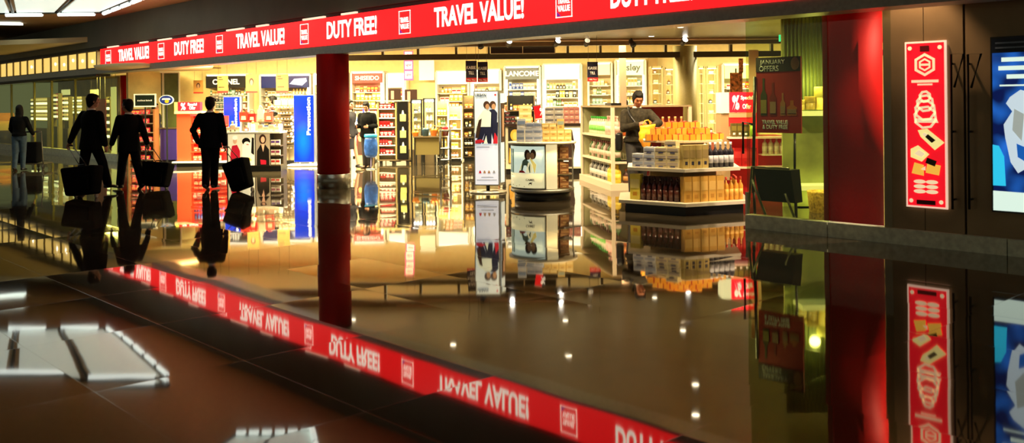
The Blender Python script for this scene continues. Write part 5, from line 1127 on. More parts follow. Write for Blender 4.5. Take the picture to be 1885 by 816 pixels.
# black folded cart / crate
SN = .78; s_, _ = hit(1432, 300, SN)
t = thing('black_crate', 'big black crate on slanted metal legs standing behind the right glass front', 'crate', sf(s_, .78, 0), ANG)
x0, x1 = sx_(1389) , sx_(1462)
def zt3(y): return hit(1425, y, .78)[1]
m = MB(); zA, zB = .32, zt3(312)
m.add([(x0 + .06, 0, zA), (x1, 0, zA), (x1, .18, zA), (x0 + .06, .18, zA), (x0 - .02, 0, zB), (x1 - .06, 0, zB), (x1 - .06, .22, zB), (x0 - .02, .22, zB)], [(3, 2, 1, 0), (0, 1, 5, 4), (1, 2, 6, 5), (2, 3, 7, 6), (3, 0, 4, 7), (4, 5, 6, 7)]); m.build('body', black, t)
MB().tube([(x0 - .1, -.03, .02), (x0 - .03, -.03, zB + .02), (x1 - .06, -.03, zB + .02)], .015, 8).build('rim_tube', mat('grey_tube', (.25, .25, .22), .3, .7), t)
for a, b in (((x0 - .03, -.03, zB * .8), (x0 + .22, -.03, .02)), ((x1 - .12, -.03, zB * .6), (x1 + .06, -.03, .02))): MB().tube([a, b], .016, 8).build('leg', mat('grey_tube'), t)
MB().b2(x0 - .12, x0 - .07, -.05, -.03, .05, .42).build('price_strip', mat('strip_pale', (.45, .45, .4), .5), t)
# lit shelves seen through the glass
dS = 13.6
t = thing('lit_shelf_unit', 'glowing yellow shelf unit seen through the glass left of the wide red column', 'shelf', (at(1497, 300, dS).x, dS, 0))
p = lambda x: (x - 1497) / F_PX * dS
zc = lambda y: at(1497, y, dS).z
MB().b2(p(1452), p(1562), .3, .34, 0, 3.0).build('back_panel', mat('olive_glow_back', (.26, .30, .09), .5, noise=.35, nscale=2.0), t)
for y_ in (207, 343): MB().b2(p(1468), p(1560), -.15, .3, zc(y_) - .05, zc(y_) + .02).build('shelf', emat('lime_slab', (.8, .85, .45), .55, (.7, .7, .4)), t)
MB().b2(p(1470), p(1560), .0, .3, .0, zc(350) - .3).build('base', dk, t)
for i in range(16): MB().b2(p(1455) + i * .055, p(1455) + i * .055 + .008, .26, .29, zc(200), 3.0).build('ribbed_strip', mat('strip_green', (.15, .2, .08), .4), t)
LM = Matrix.Translation(t.location)
lamp('POINT', 'lamp', (.0, .02, zc(150)), 9, (1, .85, .3), shadow_soft_size=.08, parent=t); lamp('POINT', 'lamp', (.05, .1, zc(372)), 5, (1, .8, .25), shadow_soft_size=.08, parent=t)
for x, y_, c, sz in ((1494, 205, (.35, .25, .05), .2), (1520, 205, (.9, .75, .2), .34), (1477, 205, (.5, .4, .1), .15)):
    o = put(goods_mesh('jar', sz * .8, sz * .8, sz, c, tuple(min(1, v * 1.3) for v in c)), 'lamp_shade_jar', {1494: 'dark olive jar on the upper glowing shelf behind the glass', 1520: 'large pale yellow jar on the upper glowing shelf behind the glass', 1477: 'brownish jar at the left on the upper glowing shelf behind the glass'}[x], 'jar', None, LM, (p(x), .05, zc(y_) + .021))
b_ = thing('wicker_basket', 'yellow glowing wicker basket low down behind the glass by the red column', 'basket', LM @ Vector((p(1497), -.42, 0)))
m = MB(); m.lathe([(.19, .0), (.22, .28), (.225, .30), (.20, .30), (.19, .06)], n=28); m.build('woven_bowl', mat('wicker', (.75, .5, .08), .6, noise=.5, nscale=30, bump=.8), b_)
# exit sign
a = at(1445, 70, 16.5); t = thing('exit_sign', 'small glowing turquoise exit sign hanging in the shop seen through the glass', 'sign', (a.x, a.y, 0)); zc2 = a.z
MB().b2(-.10, .10, 0, .04, zc2 - .06, zc2 + .06).build('face', emat('turquoise_glow', (.05, .85, .6), 1.6), t); MB().b2(-.01, .01, .01, .03, zc2 + .06, 3.1).build('hanger', darkmetal, t)
m = MB(); m.flat([(-.06, zc2 - .03), (.0, zc2 - .03), (.0, zc2 + .03), (-.06, zc2 + .03)], -.004, 0); m.flat([(.02, zc2 - .012), (.06, zc2 - .012), (.06, zc2 + .012), (.02, zc2 + .012)], -.004, 0); m.build('pictogram', emat('pale_glow', (.7, 1, .9), 1.6), t)
# vertical tan board behind the offers sign
d = 16.2; a = at(1379, 92, d); b = at(1397, 170, d); o = MB().b2(0, b.x - a.x, 0, .05, 0, a.z).build('tan_board', mat('tan_board', (.62, .42, .24), .5), None, (a.x, d, 0)); tag(o, 'narrow tan upright board just left of the January offers sign', 'board')
# patterned scarf display near it
d = 21.5; a = at(1344, 134, d); b = at(1367, 168, d)
t = thing('scarf_display', 'patterned orange and green scarf hanging over the special offer header', 'scarf', ((a.x + b.x) / 2, d, 0)); w_ = b.x - a.x
MB().b2(-w_ / 2, w_ / 2, 0, .03, b.z - .1, a.z).build('cloth', mat('scarf', (.6, .22, .06), .6, noise=.9, nscale=14), t); MB().b2(w_ / 2 - .08, w_ / 2 + .02, .0, .03, a.z, a.z + .33).build('draped_end', mat('scarf'), t); MB().b2(-.015, .015, .03, .05, 0, a.z + .1).build('pole', darkmetal, t)

# ================================================================== POSTERS ON THE RIGHT WALL
def wall_light(x0, x1, y0, y1, name, label, face_m, fr_m):
    sa, za = hit(x0, y0, pl_n - .02); sb, zb_ = hit(x1, y1, pl_n - .02); zm = hit(x0, y1, pl_n - .02)[1]
    zt_ = hit((x0 + x1) / 2, y0, pl_n)[1]; zb_ = hit((x0 + x1) / 2, y1, pl_n)[1]; w_ = sb - sa
    t = thing(name, label, 'poster', sf((sa + sb) / 2, pl_n + .035, zb_), ANG); h_ = zt_ - zb_
    MB().b2(-w_ / 2 - .02, w_ / 2 + .02, -.004, .02, -.02, h_ + .02).build('frame', fr_m, t)
    f = MB().b2(-w_ / 2, w_ / 2, -.010, -.0, 0, h_).build('face', face_m, t)
    return t, f, w_, h_
t, f, w_, h_ = wall_light(1665, 1737, 79, 380, 'lantern_poster', 'tall narrow red lit poster with cream emblems, dominoes of food and a pale frame', emat('poster_red', (.95, .008, .02), .85), emat('pale_pink_frame', (1, .68, .5), .75))
m = MB(); pk = 0
def ring(cx, cz, r0, wd, mi, n=6, sx=1.0):
    for i in range(n):
        a0_, a1_ = 2 * PI * i / n + PI / n * 0, 2 * PI * (i + 1) / n
        q = [(cx + r0 * sx * math.cos(a0_ + PI / 6), cz + r0 * math.sin(a0_ + PI / 6)), (cx + r0 * sx * math.cos(a1_ + PI / 6), cz + r0 * math.sin(a1_ + PI / 6)), (cx + (r0 - wd) * sx * math.cos(a1_ + PI / 6), cz + (r0 - wd) * math.sin(a1_ + PI / 6)), (cx + (r0 - wd) * sx * math.cos(a0_ + PI / 6), cz + (r0 - wd) * math.sin(a0_ + PI / 6))]
        m.flat(q, -.020, mi)
u = h_ / 301.0; Z = lambda y: (380 - y) * u
for sx in (-1, 1):
    for yy in (88, 371): m.flat(circle(sx * w_ * .40, Z(yy), .022), -.020, 0)
ring(0, Z(119), .125, .03, 0); ring(0, Z(119), .07, .02, 0)
m.flat(rect(-.06, .06, Z(121), Z(117)), -.022, 0)
m.flat(rect(-w_ * .36, w_ * .36, Z(152), Z(147)), -.02, 0); m.flat(rect(-w_ * .2, w_ * .2, Z(157), Z(154)), -.02, 0)
for yy, rr in ((178, .07), (190, .10), (203, .12), (216, .13)):
    ring(0, Z(yy), rr, .026, 0, 8, 1.0)
m.flat([(-.12, Z(226)), (.14, Z(226)), (.12, Z(218)), (-.10, Z(218))], -.02, 0)
m.flat([(-.05, Z(252)), (.10, Z(276)), (.20, Z(262)), (.02, Z(237)), (-.08, Z(240))], -.022, 1); m.flat([(.0, Z(252)), (.07, Z(263)), (.11, Z(258)), (.03, Z(247))], -.026, 2); m.flat([(-.01, Z(244)), (.03, Z(247)), (.0, Z(252)), (-.03, Z(248))], -.026, 0)
m.flat([(-.16, Z(290)), (-.04, Z(298)), (.04, Z(284)), (-.08, Z(268)), (-.16, Z(275))], -.021, 1); m.flat([(-.12, Z(284)), (-.04, Z(290)), (-.0, Z(283)), (-.07, Z(276))], -.025, 0)
m.flat([(-.15, Z(320)), (-.02, Z(324)), (-.02, Z(304)), (-.12, Z(300))], -.022, 3); m.flat([(.0, Z(318)), (.14, Z(322)), (.16, Z(304)), (.02, Z(300))], -.022, 3); m.flat([(.0, Z(300)), (.10, Z(306)), (.12, Z(296)), (.02, Z(290))], -.026, 2); m.flat([(-.05, Z(312)), (.0, Z(314)), (.0, Z(306))], -.027, 0)
for sx in (-1, 1):
    for k_ in range(3): m.flat(circle(sx * .065, Z(335 + 9 * k_), .065, .022), -.021, 0)
m.flat(rect(-.1, .1, Z(377), Z(369)), -.020, 4); m.flat(rect(-.05, .05, Z(95), Z(84)), -.020, 4)
m.build('emblems', [emat('emblem_cream', (.95, .72, .42), .85), emat('food_yellow', (.95, .8, .28), .9), mat('food_dark', (.08, .05, .02), .5), emat('food_orange', (.95, .5, .06), .85), mat('poster_dark_red', (.15, .0, .005), .5)], f)
def blue_ad():
    m = bpy.data.materials.new('blue_ad'); m.use_nodes = True; nt = m.node_tree; b = nt.nodes['Principled BSDF']
    tc = nt.nodes.new('ShaderNodeTexCoord'); nz = nt.nodes.new('ShaderNodeTexNoise'); nz.inputs['Scale'].default_value = 3.2; nz.inputs['Detail'].default_value = 1
    cr = nt.nodes.new('ShaderNodeValToRGB'); cr.color_ramp.elements[0].position = .42; cr.color_ramp.elements[0].color = (.002, .008, .07, 1); cr.color_ramp.elements[1].position = .68; cr.color_ramp.elements[1].color = (.02, .18, .75, 1)
    nt.links.new(tc.outputs['Object'], nz.inputs['Vector']); nt.links.new(nz.outputs['Fac'], cr.inputs[0]); nt.links.new(cr.outputs[0], b.inputs['Emission Color']); b.inputs['Emission Strength'].default_value = .9; b.inputs['Base Color'].default_value = (0, .01, .1, 1); return m
t, f, w_, h_ = wall_light(1823, 1960, 68, 392, 'advert_lightbox', 'blue lit advert with a pale faceted perfume shape at the right edge', blue_ad(), black)
m = MB(); u = h_ / 324.0; Z = lambda y: (392 - y) * u; X_ = lambda x: -w_ / 2 + (x - 1823) / 137.0 * w_
m.flat([(X_(1823), 0), (X_(1960), 0), (X_(1960), Z(357)), (X_(1823), Z(355))], -.02, 0)
m.flat([(X_(1823), Z(345)), (X_(1848), Z(345)), (X_(1845), Z(290)), (X_(1835), Z(270)), (X_(1823), Z(268))], -.02, 1)
m.flat([(X_(1858), Z(178)), (X_(1878), Z(165)), (X_(1905), Z(172)), (X_(1905), Z(300)), (X_(1872), Z(320)), (X_(1858), Z(300)), (X_(1848), Z(255)), (X_(1845), Z(230)), (X_(1862), Z(205)), (X_(1850), Z(190))], -.021, 2)
m.flat([(X_(1866), Z(200)), (X_(1885), Z(210)), (X_(1880), Z(260)), (X_(1862), Z(240))], -.025, 3); m.flat([(X_(1870), Z(265)), (X_(1895), Z(275)), (X_(1890), Z(300)), (X_(1872), Z(290))], -.025, 4)
m.flat([(X_(1823), Z(95)), (X_(1960), Z(95)), (X_(1960), Z(68)), (X_(1823), Z(68))], -.019, 5)
for yy, a, b in ((112, 1842, 1950), (128, 1836, 1950), (144, 1852, 1950), (158, 1838, 1940)): m.flat(rect(X_(a), X_(b), Z(yy), Z(yy - (8 if yy < 150 else 3))), -.024, 0)
for yy in (75, 84): m.flat(rect(X_(1830), X_(1930), Z(yy + 3), Z(yy)), -.024, 6)
m.build('print', [emat('ad_white', (.72, .9, .78), .95), emat('ad_cyan', (.03, .6, .9), .9), emat('ad_crystal', (.62, .75, .82), .85), emat('ad_crystal_shade', (.45, .5, .45), .7), emat('ad_blue_mid', (.01, .12, .5), .8), mat('ad_night', (.005, .01, .03), .4), mat('ad_grey_text', (.2, .25, .35), .5)], f)
# small plate on the wide red column
# ================================================================== LEFT SHOP WINDOW DISPLAYS
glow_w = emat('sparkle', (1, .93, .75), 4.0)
def rack(x0, x1, yt, yb_, nn, label, c, sparkle=True, zfloor=True):
    s_, _ = hit((x0 + x1) / 2, 200, nn); w_ = abs(hit(x1, 200, nn)[0] - hit(x0, 200, nn)[0]); zt_ = hit((x0 + x1) / 2, yt, nn)[1]; zb_ = hit((x0 + x1) / 2, yb_, nn)[1]
    t = thing('window_display', label, 'display', sf(s_, nn, 0), ANG)
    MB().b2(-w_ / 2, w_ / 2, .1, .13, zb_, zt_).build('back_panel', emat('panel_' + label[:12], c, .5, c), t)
    for sx in (-1, 1): MB().b2(sx * w_ / 2 - .02, sx * w_ / 2 + .02, -.02, .12, 0, zt_).build('upright', mat('olive_mullion'), t)
    n = 6; M = Matrix.Translation(t.location) @ Matrix.Rotation(ANG, 4, 'Z')
    for i in range(n):
        z = zb_ + i * (zt_ - zb_) / n; MB().b2(-w_ / 2, w_ / 2, -.08, .1, z - .015, z).build('shelf', dk, t)
        k_ = max(3, int(w_ / .16)); m = MB()
        for j in range(k_): m.ell((-w_ / 2 + (j + .5) * w_ / k_, -.03, z + .07), (.045, .03, .05), 0, 8)
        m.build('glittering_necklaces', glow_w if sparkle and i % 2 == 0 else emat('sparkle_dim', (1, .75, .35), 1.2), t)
    MB().b2(-w_ / 2, w_ / 2, -.05, .12, 0, zb_ - .3).build('base', mat('base_olive', (.14, .12, .05), .4), t)
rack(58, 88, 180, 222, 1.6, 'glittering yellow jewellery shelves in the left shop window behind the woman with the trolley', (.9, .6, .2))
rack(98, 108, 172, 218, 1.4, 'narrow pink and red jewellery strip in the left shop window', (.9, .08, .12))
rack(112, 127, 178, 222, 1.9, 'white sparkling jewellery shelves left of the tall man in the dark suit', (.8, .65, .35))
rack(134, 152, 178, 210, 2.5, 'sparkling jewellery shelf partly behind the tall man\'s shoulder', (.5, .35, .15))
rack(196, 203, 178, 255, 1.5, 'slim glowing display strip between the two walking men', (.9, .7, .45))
for x0, x1, y0, y1, nn, c, st_, nm, lb in ((176, 194, 182, 258, .7, (.30, .01, .01), .25, 'red_poster', 'dark red hanging poster in the left shop window behind the tall man'),
        (166, 180, 165, 182, 2.4, (1, .85, .4), 1.2, 'wall_lightbox', 'small bright panel above the dark red poster'), (204, 213, 160, 292, .8, (1, .88, .45), .9, 'light_column', 'bright vertical light strip beside the narrow red column'),
        (183, 194, 258, 290, 2.2, (.9, .7, .35), .7, 'wall_lightbox', 'pale lit panel low in the window under the dark red poster'), (113, 128, 165, 175, 2.6, (1, .9, .6), 1.1, 'wall_lightbox', 'small white lit panel high above the sparkling shelves')):
    s_ = hit((x0 + x1) / 2, 200, nn)[0]; w_ = abs(hit(x1, 200, nn)[0] - hit(x0, 200, nn)[0]); za = hit((x0 + x1) / 2, y0, nn)[1]; zb_ = hit((x0 + x1) / 2, y1, nn)[1]
    t = thing(nm, lb, 'panel', sf(s_, nn, zb_), ANG); MB().b2(-w_ / 2, w_ / 2, 0, .03, 0, za - zb_).build('panel', emat(nm + str(x0), c, st_, c), t)
    m = MB(); [m.tube([(q * w_ * .4, .015, za - zb_), (q * w_ * .4, .015, 2.75 - zb_)], .006, 5) for q in (-1, 1)]; m.build('cord', cord, t)
# orange lamp at far left
s_, _ = hit(8, 230, .9); t = thing('table_lamp', 'orange drum table lamp at the far left edge of the picture', 'lamp', sf(s_, .9, 0), ANG); za, zb_ = hit(8, 208, .9)[1], hit(8, 222, .9)[1]
MB().lathe([(.42, zb_), (.34, za)], n=28).build('shade', emat('orange_shade', (.9, .28, .03), .9), t); MB().lathe([(.30, hit(8, 240, .9)[1]), (.32, zb_ - .02)], n=28).build('body', emat('amber_body', (.9, .5, .08), .7), t); MB().lathe([(.26, 0), (.26, hit(8, 240, .9)[1])], n=24).build('stand', dk, t)
# ================================================================== PEOPLE
def remeshed(mb, name, mats, parent, voxel, smooth=4):
    o = mb.build('tmp', mats[:1] if isinstance(mats, list) else mats)
    md = o.modifiers.new('r', 'REMESH'); md.mode = 'VOXEL'; md.voxel_size = voxel; md.use_smooth_shade = True
    if smooth: s_ = o.modifiers.new('s', 'SMOOTH'); s_.iterations = smooth; s_.factor = .5
    me = bpy.data.meshes.new_from_object(o.evaluated_get(bpy.context.evaluated_depsgraph_get()))
    bpy.data.objects.remove(o); me.name = name
    me.materials.clear()
    for q in (mats if isinstance(mats, list) else [mats]): me.materials.append(q)
    for p_ in me.polygons: p_.use_smooth = True; p_.material_index = 0
    ob = bpy.data.objects.new(name, me); C.objects.link(ob); ob.parent = parent; return ob
def loft(mb, rings, n=20, m=0):
    """rings: (center, rx, ry, axis_x, axis_y)"""
    vs = []; fs = []
    for c, rx, ry, ax, ay in rings:
        for i in range(n):
            a = 2 * PI * i / n; vs.append(Vector(c) + Vector(ax) * (rx * math.cos(a)) + Vector(ay) * (ry * math.sin(a)))
    k = len(rings)
    for j in range(k - 1):
        for i in range(n): fs.append((j * n + i, j * n + (i + 1) % n, (j + 1) * n + (i + 1) % n, (j + 1) * n + i))
    fs.append(tuple(reversed(range(n)))); fs.append(tuple(range((k - 1) * n, k * n))); mb.add(vs, fs, m, True)
def limb(mb, pts, rs, n=14):
    pts = [Vector(p_) for p_ in pts]; P_ = [pts[0]]; Rr = [rs[0]]
    for i in range(len(pts) - 1):
        for q in (.33, .67, 1): P_.append(pts[i].lerp(pts[i + 1], q)); Rr.append(rs[i] + (rs[i + 1] - rs[i]) * q)
    mb.tube(P_, Rr, n)
    for p_, r in zip(pts, rs): mb.ell(p_, (r, r, r), 0, 14)
def ik(a, b, l1, l2, pole):
    a, b = Vector(a), Vector(b); d = b - a; L = min(d.length, (l1 + l2) * .999); u = d.normalized(); b = a + u * L
    x = (l1 * l1 - l2 * l2 + L * L) / (2 * L); h = math.sqrt(max(0, l1 * l1 - x * x)); pl = Vector(pole); pl = pl - u * pl.dot(u)
    pl.normalize(); return a + u * x + pl * h, b
skin_m = mat('skin', (.42, .20, .11), .5, noise=.05); lip = mat('lips', (.25, .05, .04), .5); eye_m = mat('eyes', (.02, .015, .01), .2)
hair_m = mat('dark_hair', (.005, .004, .003), .65, spec=.2, noise=.3, nscale=40)
suit = mat('black_suit', (.004, .004, .005), .85, noise=.2, nscale=40, spec=.08); suit2 = mat('charcoal_suit', (.008, .008, .008), .85, noise=.2, nscale=40, spec=.08)
shirtw = mat('white_shirt', (.7, .68, .62), .6); shoe_m = mat('black_shoes', (.01, .008, .007), .3)
def person(label, loc, rz, height=1.78, legs=((.25, .05), (-.3, .1)), wrists=None, poles=None, head=(0, 0), lean=.03, jacket=suit, trousers=suit, hair='short', female=False, hem=.82, shirt=shirtw, curl=.9, skinm=skin_m, foot_out=(.12, -.12), stance=.06, bulk=1.0, open_jacket=None, shoe=shoe_m, bare_legs=False, slim=1.0, voxel=.011, foldz=True):
    """local frame: faces +y, right hand at +x. legs = ((thigh swing, knee bend) right, left)"""
    k = height / 1.78
    t = thing('person', label, 'person', loc, rz); t.scale = (k, k, k)
    HIP = [Vector((.09, 0, .93)), Vector((-.09, 0, .93))]; KN = []; AN = []
    for (a, b_), hp in zip(legs, HIP):
        q_ = (1 if hp.x > 0 else -1); kn = hp + Vector((0, math.sin(a), -math.cos(a))) * .44 + Vector((q_ * (stance - .09) * .5, 0, 0)); an = kn + Vector((0, math.sin(a - b_), -math.cos(a - b_))) * .42 + Vector((q_ * (stance - .09) * .5, 0, 0)); KN.append(kn); AN.append(an)
    pitch = [max(0, -(a - b_)) * .9 if (a - b_) < -.25 else 0 for (a, b_) in legs]
    low = min(an.z - .075 - .0 * 0 + .0 for an, pt in zip(AN, pitch)); 
    # toe-off foot: heel raised; find sole height
    def sole(an, pt): return an.z - .075 * math.cos(pt) - .14 * math.sin(pt)
    low = min(sole(an, pt) for an, pt in zip(AN, pitch)); sh = Vector((0, 0, -low))
    HIP = [h_ + sh for h_ in HIP]; KN = [h_ + sh for h_ in KN]; AN = [h_ + sh for h_ in AN]
    Pv = Vector((0, 0, .95)) + sh; up = Vector((0, math.sin(lean), math.cos(lean))); fw = Vector((0, math.cos(lean), -math.sin(lean))); rt = Vector((1, 0, 0))
    sw = (.165 if female else .195) * slim
    def sp(h_, f=0, r=0): return Pv + up * h_ + fw * f + rt * r
    SH = [sp(.455, 0, sw), sp(.455, 0, -sw)]
    if wrists is None: wrists = ((.30, .05, .85), (-.30, .05, .85))
    wrists = [Vector(w_) + sh for w_ in wrists]; poles = poles or ((.3, -1, 0), (-.3, -1, 0))
    EL = []; WR = []
    for s_, w_, pl in zip(SH, wrists, poles): e, w2 = ik(s_, w_, .30, .26, pl); EL.append(e); WR.append(w2)
    # ---- body: head, neck, trunk, arms, hands, legs in one surface
    b = MB()
    yaw, tilt = head
    HR = Matrix.Rotation(yaw, 4, 'Z') @ Matrix.Rotation(-tilt, 4, 'X')
    hc = sp(.69, .02) + HR @ Vector((0, 0, 0)); hc = sp(.57, .0) + (HR @ Vector((0, .025, .125)))
    HT = Matrix.Translation(hc) @ HR @ Matrix.Scale(1.08, 4)
    b.ell((0, -.008, .02), (.075, .093, .10), 0, 24, HT); b.ell((0, .022, -.045), (.055, .062, .070), 0, 20, HT); b.ell((0, .035, -.085), (.032, .035, .028), 0, 14, HT)
    b.tube([HT @ Vector((0, .072, .03)), HT @ Vector((0, .102, -.018)), HT @ Vector((0, .085, -.028))], [.010, .015, .012], 8)
    for q in (-1, 1): b.ell((q * .076, -.004, -.005), (.012, .022, .033), 0, 10, HT); b.ell((q * .042, .055, -.02), (.024, .022, .022), 0, 10, HT)
    b.ell((0, .082, .035), (.045, .012, .010), 0, 10, HT)
    limb(b, [sp(.46), sp(.56, .005), hc + HR @ Vector((0, -.005, -.05))], [.062, .055, .055])
    loft(b, [(sp(-.04), .14, .10, rt, fw), (sp(.08), .135, .095, rt, fw), (sp(.2), .13, .09, rt, fw), (sp(.35), .155, .10, rt, fw), (sp(.45), .16, .085, rt, fw), (sp(.49), .08, .06, rt, fw)])
    for s_, e, w_ in zip(SH, EL, WR): limb(b, [sp(.44, 0, 0), s_], [.06, .055]); limb(b, [s_, e, w_], [.050, .037, .026])
    for i, (h_, kn, an) in enumerate(zip(HIP, KN, AN)): limb(b, [h_, kn, an], [.080, .052, .036]); 
    for i in (0, 1):
        pt = pitch[i]; fd = Vector((0, math.cos(pt), -math.sin(pt))); fu = Vector((0, math.sin(pt), math.cos(pt)))
        limb(b, [AN[i] - fd * .03 - fu * .04, AN[i] + fd * .08 - fu * .045, AN[i] + fd * .15 - fu * .05], [.03, .032, .022], 10)
        # hand
        f = (WR[i] - EL[i]).normalized(); q = 1 if i == 0 else -1
        palm_n = Vector((-q, 0, 0)); palm_n = (palm_n - f * palm_n.dot(f)).normalized(); side = f.cross(palm_n).normalized()
        if side.y < 0: side = -side
        loft(b, [(WR[i], .026, .02, side, palm_n), (WR[i] + f * .03, .034, .017, side, palm_n), (WR[i] + f * .085, .040, .014, side, palm_n), (WR[i] + f * .095, .036, .010, side, palm_n)], 12)
        for j, (o_, L_) in enumerate(((.029, .070), (.010, .080), (-.009, .074), (-.027, .058))):
            p0 = WR[i] + f * .085 + side * o_; pts = [p0]; d_ = f.copy(); 
            for q2, fr in enumerate((.42, .33, .25)):
                an_ = curl * (.35 + .5 * q2); d2 = f * math.cos(an_) + palm_n * math.sin(an_); pts.append(pts[-1] + d2 * L_ * fr)
            b.tube(pts, [.0095, .0090, .0085, .0075], 8); b.ell(pts[-1], (.0078,) * 3, 0, 8)
        p0 = WR[i] + f * .025 + side * .026; pts = [p0, p0 + (f * .6 + side * .75 + palm_n * .2).normalized() * .035, p0 + (f * .6 + side * .75 + palm_n * .2).normalized() * .035 + (f * .85 + side * .3 + palm_n * .45).normalized() * .03]
        b.tube(pts, [.012, .0105, .009], 8); b.ell(pts[-1], (.009,) * 3, 0, 8)
    bo = remeshed(b, 'body', [skinm, eye_m, lip], t, .0085, 2)
    # eyes and mouth as further islands of the body mesh
    bm = bmesh.new(); bm.from_mesh(bo.data)
    def isl(c, r, mi):
        x = MB(); x.ell(c, r, 0, 10, HT); vs = [bm.verts.new(v) for v in x.v]
        for fc in x.f:
            try: f_ = bm.faces.new([vs[i_] for i_ in fc]); f_.material_index = mi; f_.smooth = True
            except ValueError: pass
    for q in (-1, 1): isl((q * .031, .080, .012), (.013, .010, .006), 1); isl((q * .033, .083, .034), (.017, .008, .004), 1)
    isl((0, .086, -.052), (.021, .008, .006), 2)
    bm.to_mesh(bo.data); bm.free()
    # ---- hair
    hm = MB()
    hm.ell((0, -.022, .032), (.086, .100, .102), 0, 20, HT); hm.ell((0, -.042, -.015), (.080, .072, .085), 0, 16, HT); hm.ell((0, -.05, -.06), (.062, .05, .055), 0, 16, HT); hm.ell((0, .035, .084), (.058, .05, .034), 0, 14, HT)
    for q in (-1, 1): hm.ell((q * .070, -.018, .005), (.018, .050, .055), 0, 12, HT)
    if hair == 'long':
        hm.ell((0, -.05, -.09), (.088, .058, .12), 0, 16, HT); hm.ell((0, -.065, -.20), (.085, .05, .14), 0, 16, HT)
        for q in (-1, 1): hm.ell((q * .07, -.01, -.07), (.024, .045, .12), 0, 12, HT)
    elif hair == 'short':
        for q in range(10): hm.ell((.040 * math.cos(q * 1.9), -.015 + .05 * math.sin(q * 2.7), .098 + .004 * (q % 3)), (.034, .036, .022), 0, 8, HT)
    remeshed(hm, 'hair', hair_m, t, .010, 2)
    # ---- trousers
    if not bare_legs:
        m = MB()
        loft(m, [(sp(.06), .152, .112, rt, fw), (sp(-.05), .165, .122, rt, fw), (sp(-.13), .16, .115, rt, fw)])
        for i in (0, 1):
            sg_ = .09 * (1 if i == 0 else -1)
            limb(m, [HIP[i] + Vector((0, 0, -.03)), KN[i], AN[i] + Vector((0, 0, .0))], [.108, .084, .074 if not female else .060])
        remeshed(m, 'trousers', trousers, t, voxel, 4)
    else:
        m = MB(); loft(m, [(sp(.08), .14, .11, rt, fw), (sp(-.1), .17, .13, rt, fw), (sp(-.42), .19, .17, rt, fw), (sp(-.44), .18, .16, rt, fw)]); remeshed(m, 'skirt', trousers, t, voxel, 3)
    # ---- jacket with sleeves
    m = MB(); hz = hem - .95
    lw = (1.0 if not female else .86) * bulk
    loft(m, [(sp(hz), .222 * lw, .165, rt, fw), (sp(hz + .08), .215 * lw, .158, rt, fw), (sp(.06), .192 * lw, .140, rt, fw), (sp(.16), .182 * lw, .132, rt, fw), (sp(.30), .205 * lw * slim, .142, rt, fw), (sp(.40), .205 * lw * slim, .132, rt, fw), (sp(.46), .175 * lw * slim, .11, rt, fw), (sp(.505), .115 * slim, .085, rt, fw), (sp(.54), .075, .065, rt, fw)], 24)
    for i in (0, 1):
        limb(m, [sp(.445, 0, 0), SH[i] + Vector((0, 0, -.012))], [.085, .072]); limb(m, [SH[i] + Vector((0, 0, -.01)), EL[i], WR[i] + (EL[i] - WR[i]).normalized() * .01], [.076 * bulk, .066 * bulk, .052])
    jk = remeshed(m, 'jacket', jacket, t, voxel, 5)
    # collar
    m = MB(); loft(m, [(sp(.505, -.004), .076, .072, rt, fw), (sp(.558, .002), .068, .066, rt, fw), (sp(.562, .002), .05, .05, rt, fw)], 20); m.build('collar', shirt, t)
    if open_jacket:
        m = MB(); loft(m, [(sp(.02, .02), .11, .118, rt, fw), (sp(.2, .02), .10, .114, rt, fw), (sp(.38, .025), .085, .112, rt, fw), (sp(.47, .02), .06, .09, rt, fw)], 20); m.build('top', open_jacket, t)
    # lapels for men
    else:
        m = MB()
        for q in (-1, 1): m.add([sp(.50, .06, q * .06), sp(.50, .075, q * .03), sp(.20, .135, q * .005), sp(.34, .138, q * .075)], [(0, 1, 2, 3) if q < 0 else (3, 2, 1, 0)])
        m.build('lapels', jacket, t)
    # ---- shoes
    for i in (0, 1):
        m = MB(); pt = pitch[i]; fo = foot_out[i]
        fd = Vector((math.sin(fo) * 1, math.cos(pt) * math.cos(fo), -math.sin(pt))).normalized(); fu = Vector((0, math.sin(pt), math.cos(pt))); sd = fd.cross(fu).normalized(); fu = sd.cross(fd)
        a = AN[i] - fu * .035
        loft(m, [(a - fd * .075 - fu * .005, .022, .028, sd, fu), (a - fd * .06, .036, .038, sd, fu), (a, .042, .042, sd, fu), (a + fd * .08 - fu * .010, .046, .028, sd, fu), (a + fd * .15 - fu * .018, .042, .021, sd, fu), (a + fd * .195 - fu * .022, .022, .014, sd, fu)], 16)
        loft(m, [(a + fu * .0, .042, .052, sd, fd), (a + fu * .05, .038, .045, sd, fd)], 14)
        m.build('shoe', shoe, t)
    t['k'] = 0; del t['k']
    return t, WR, k
def world_of(t, p_, k): return t.location + Matrix.Rotation(t.rotation_euler.z, 4, 'Z') @ (Vector(p_) * k)
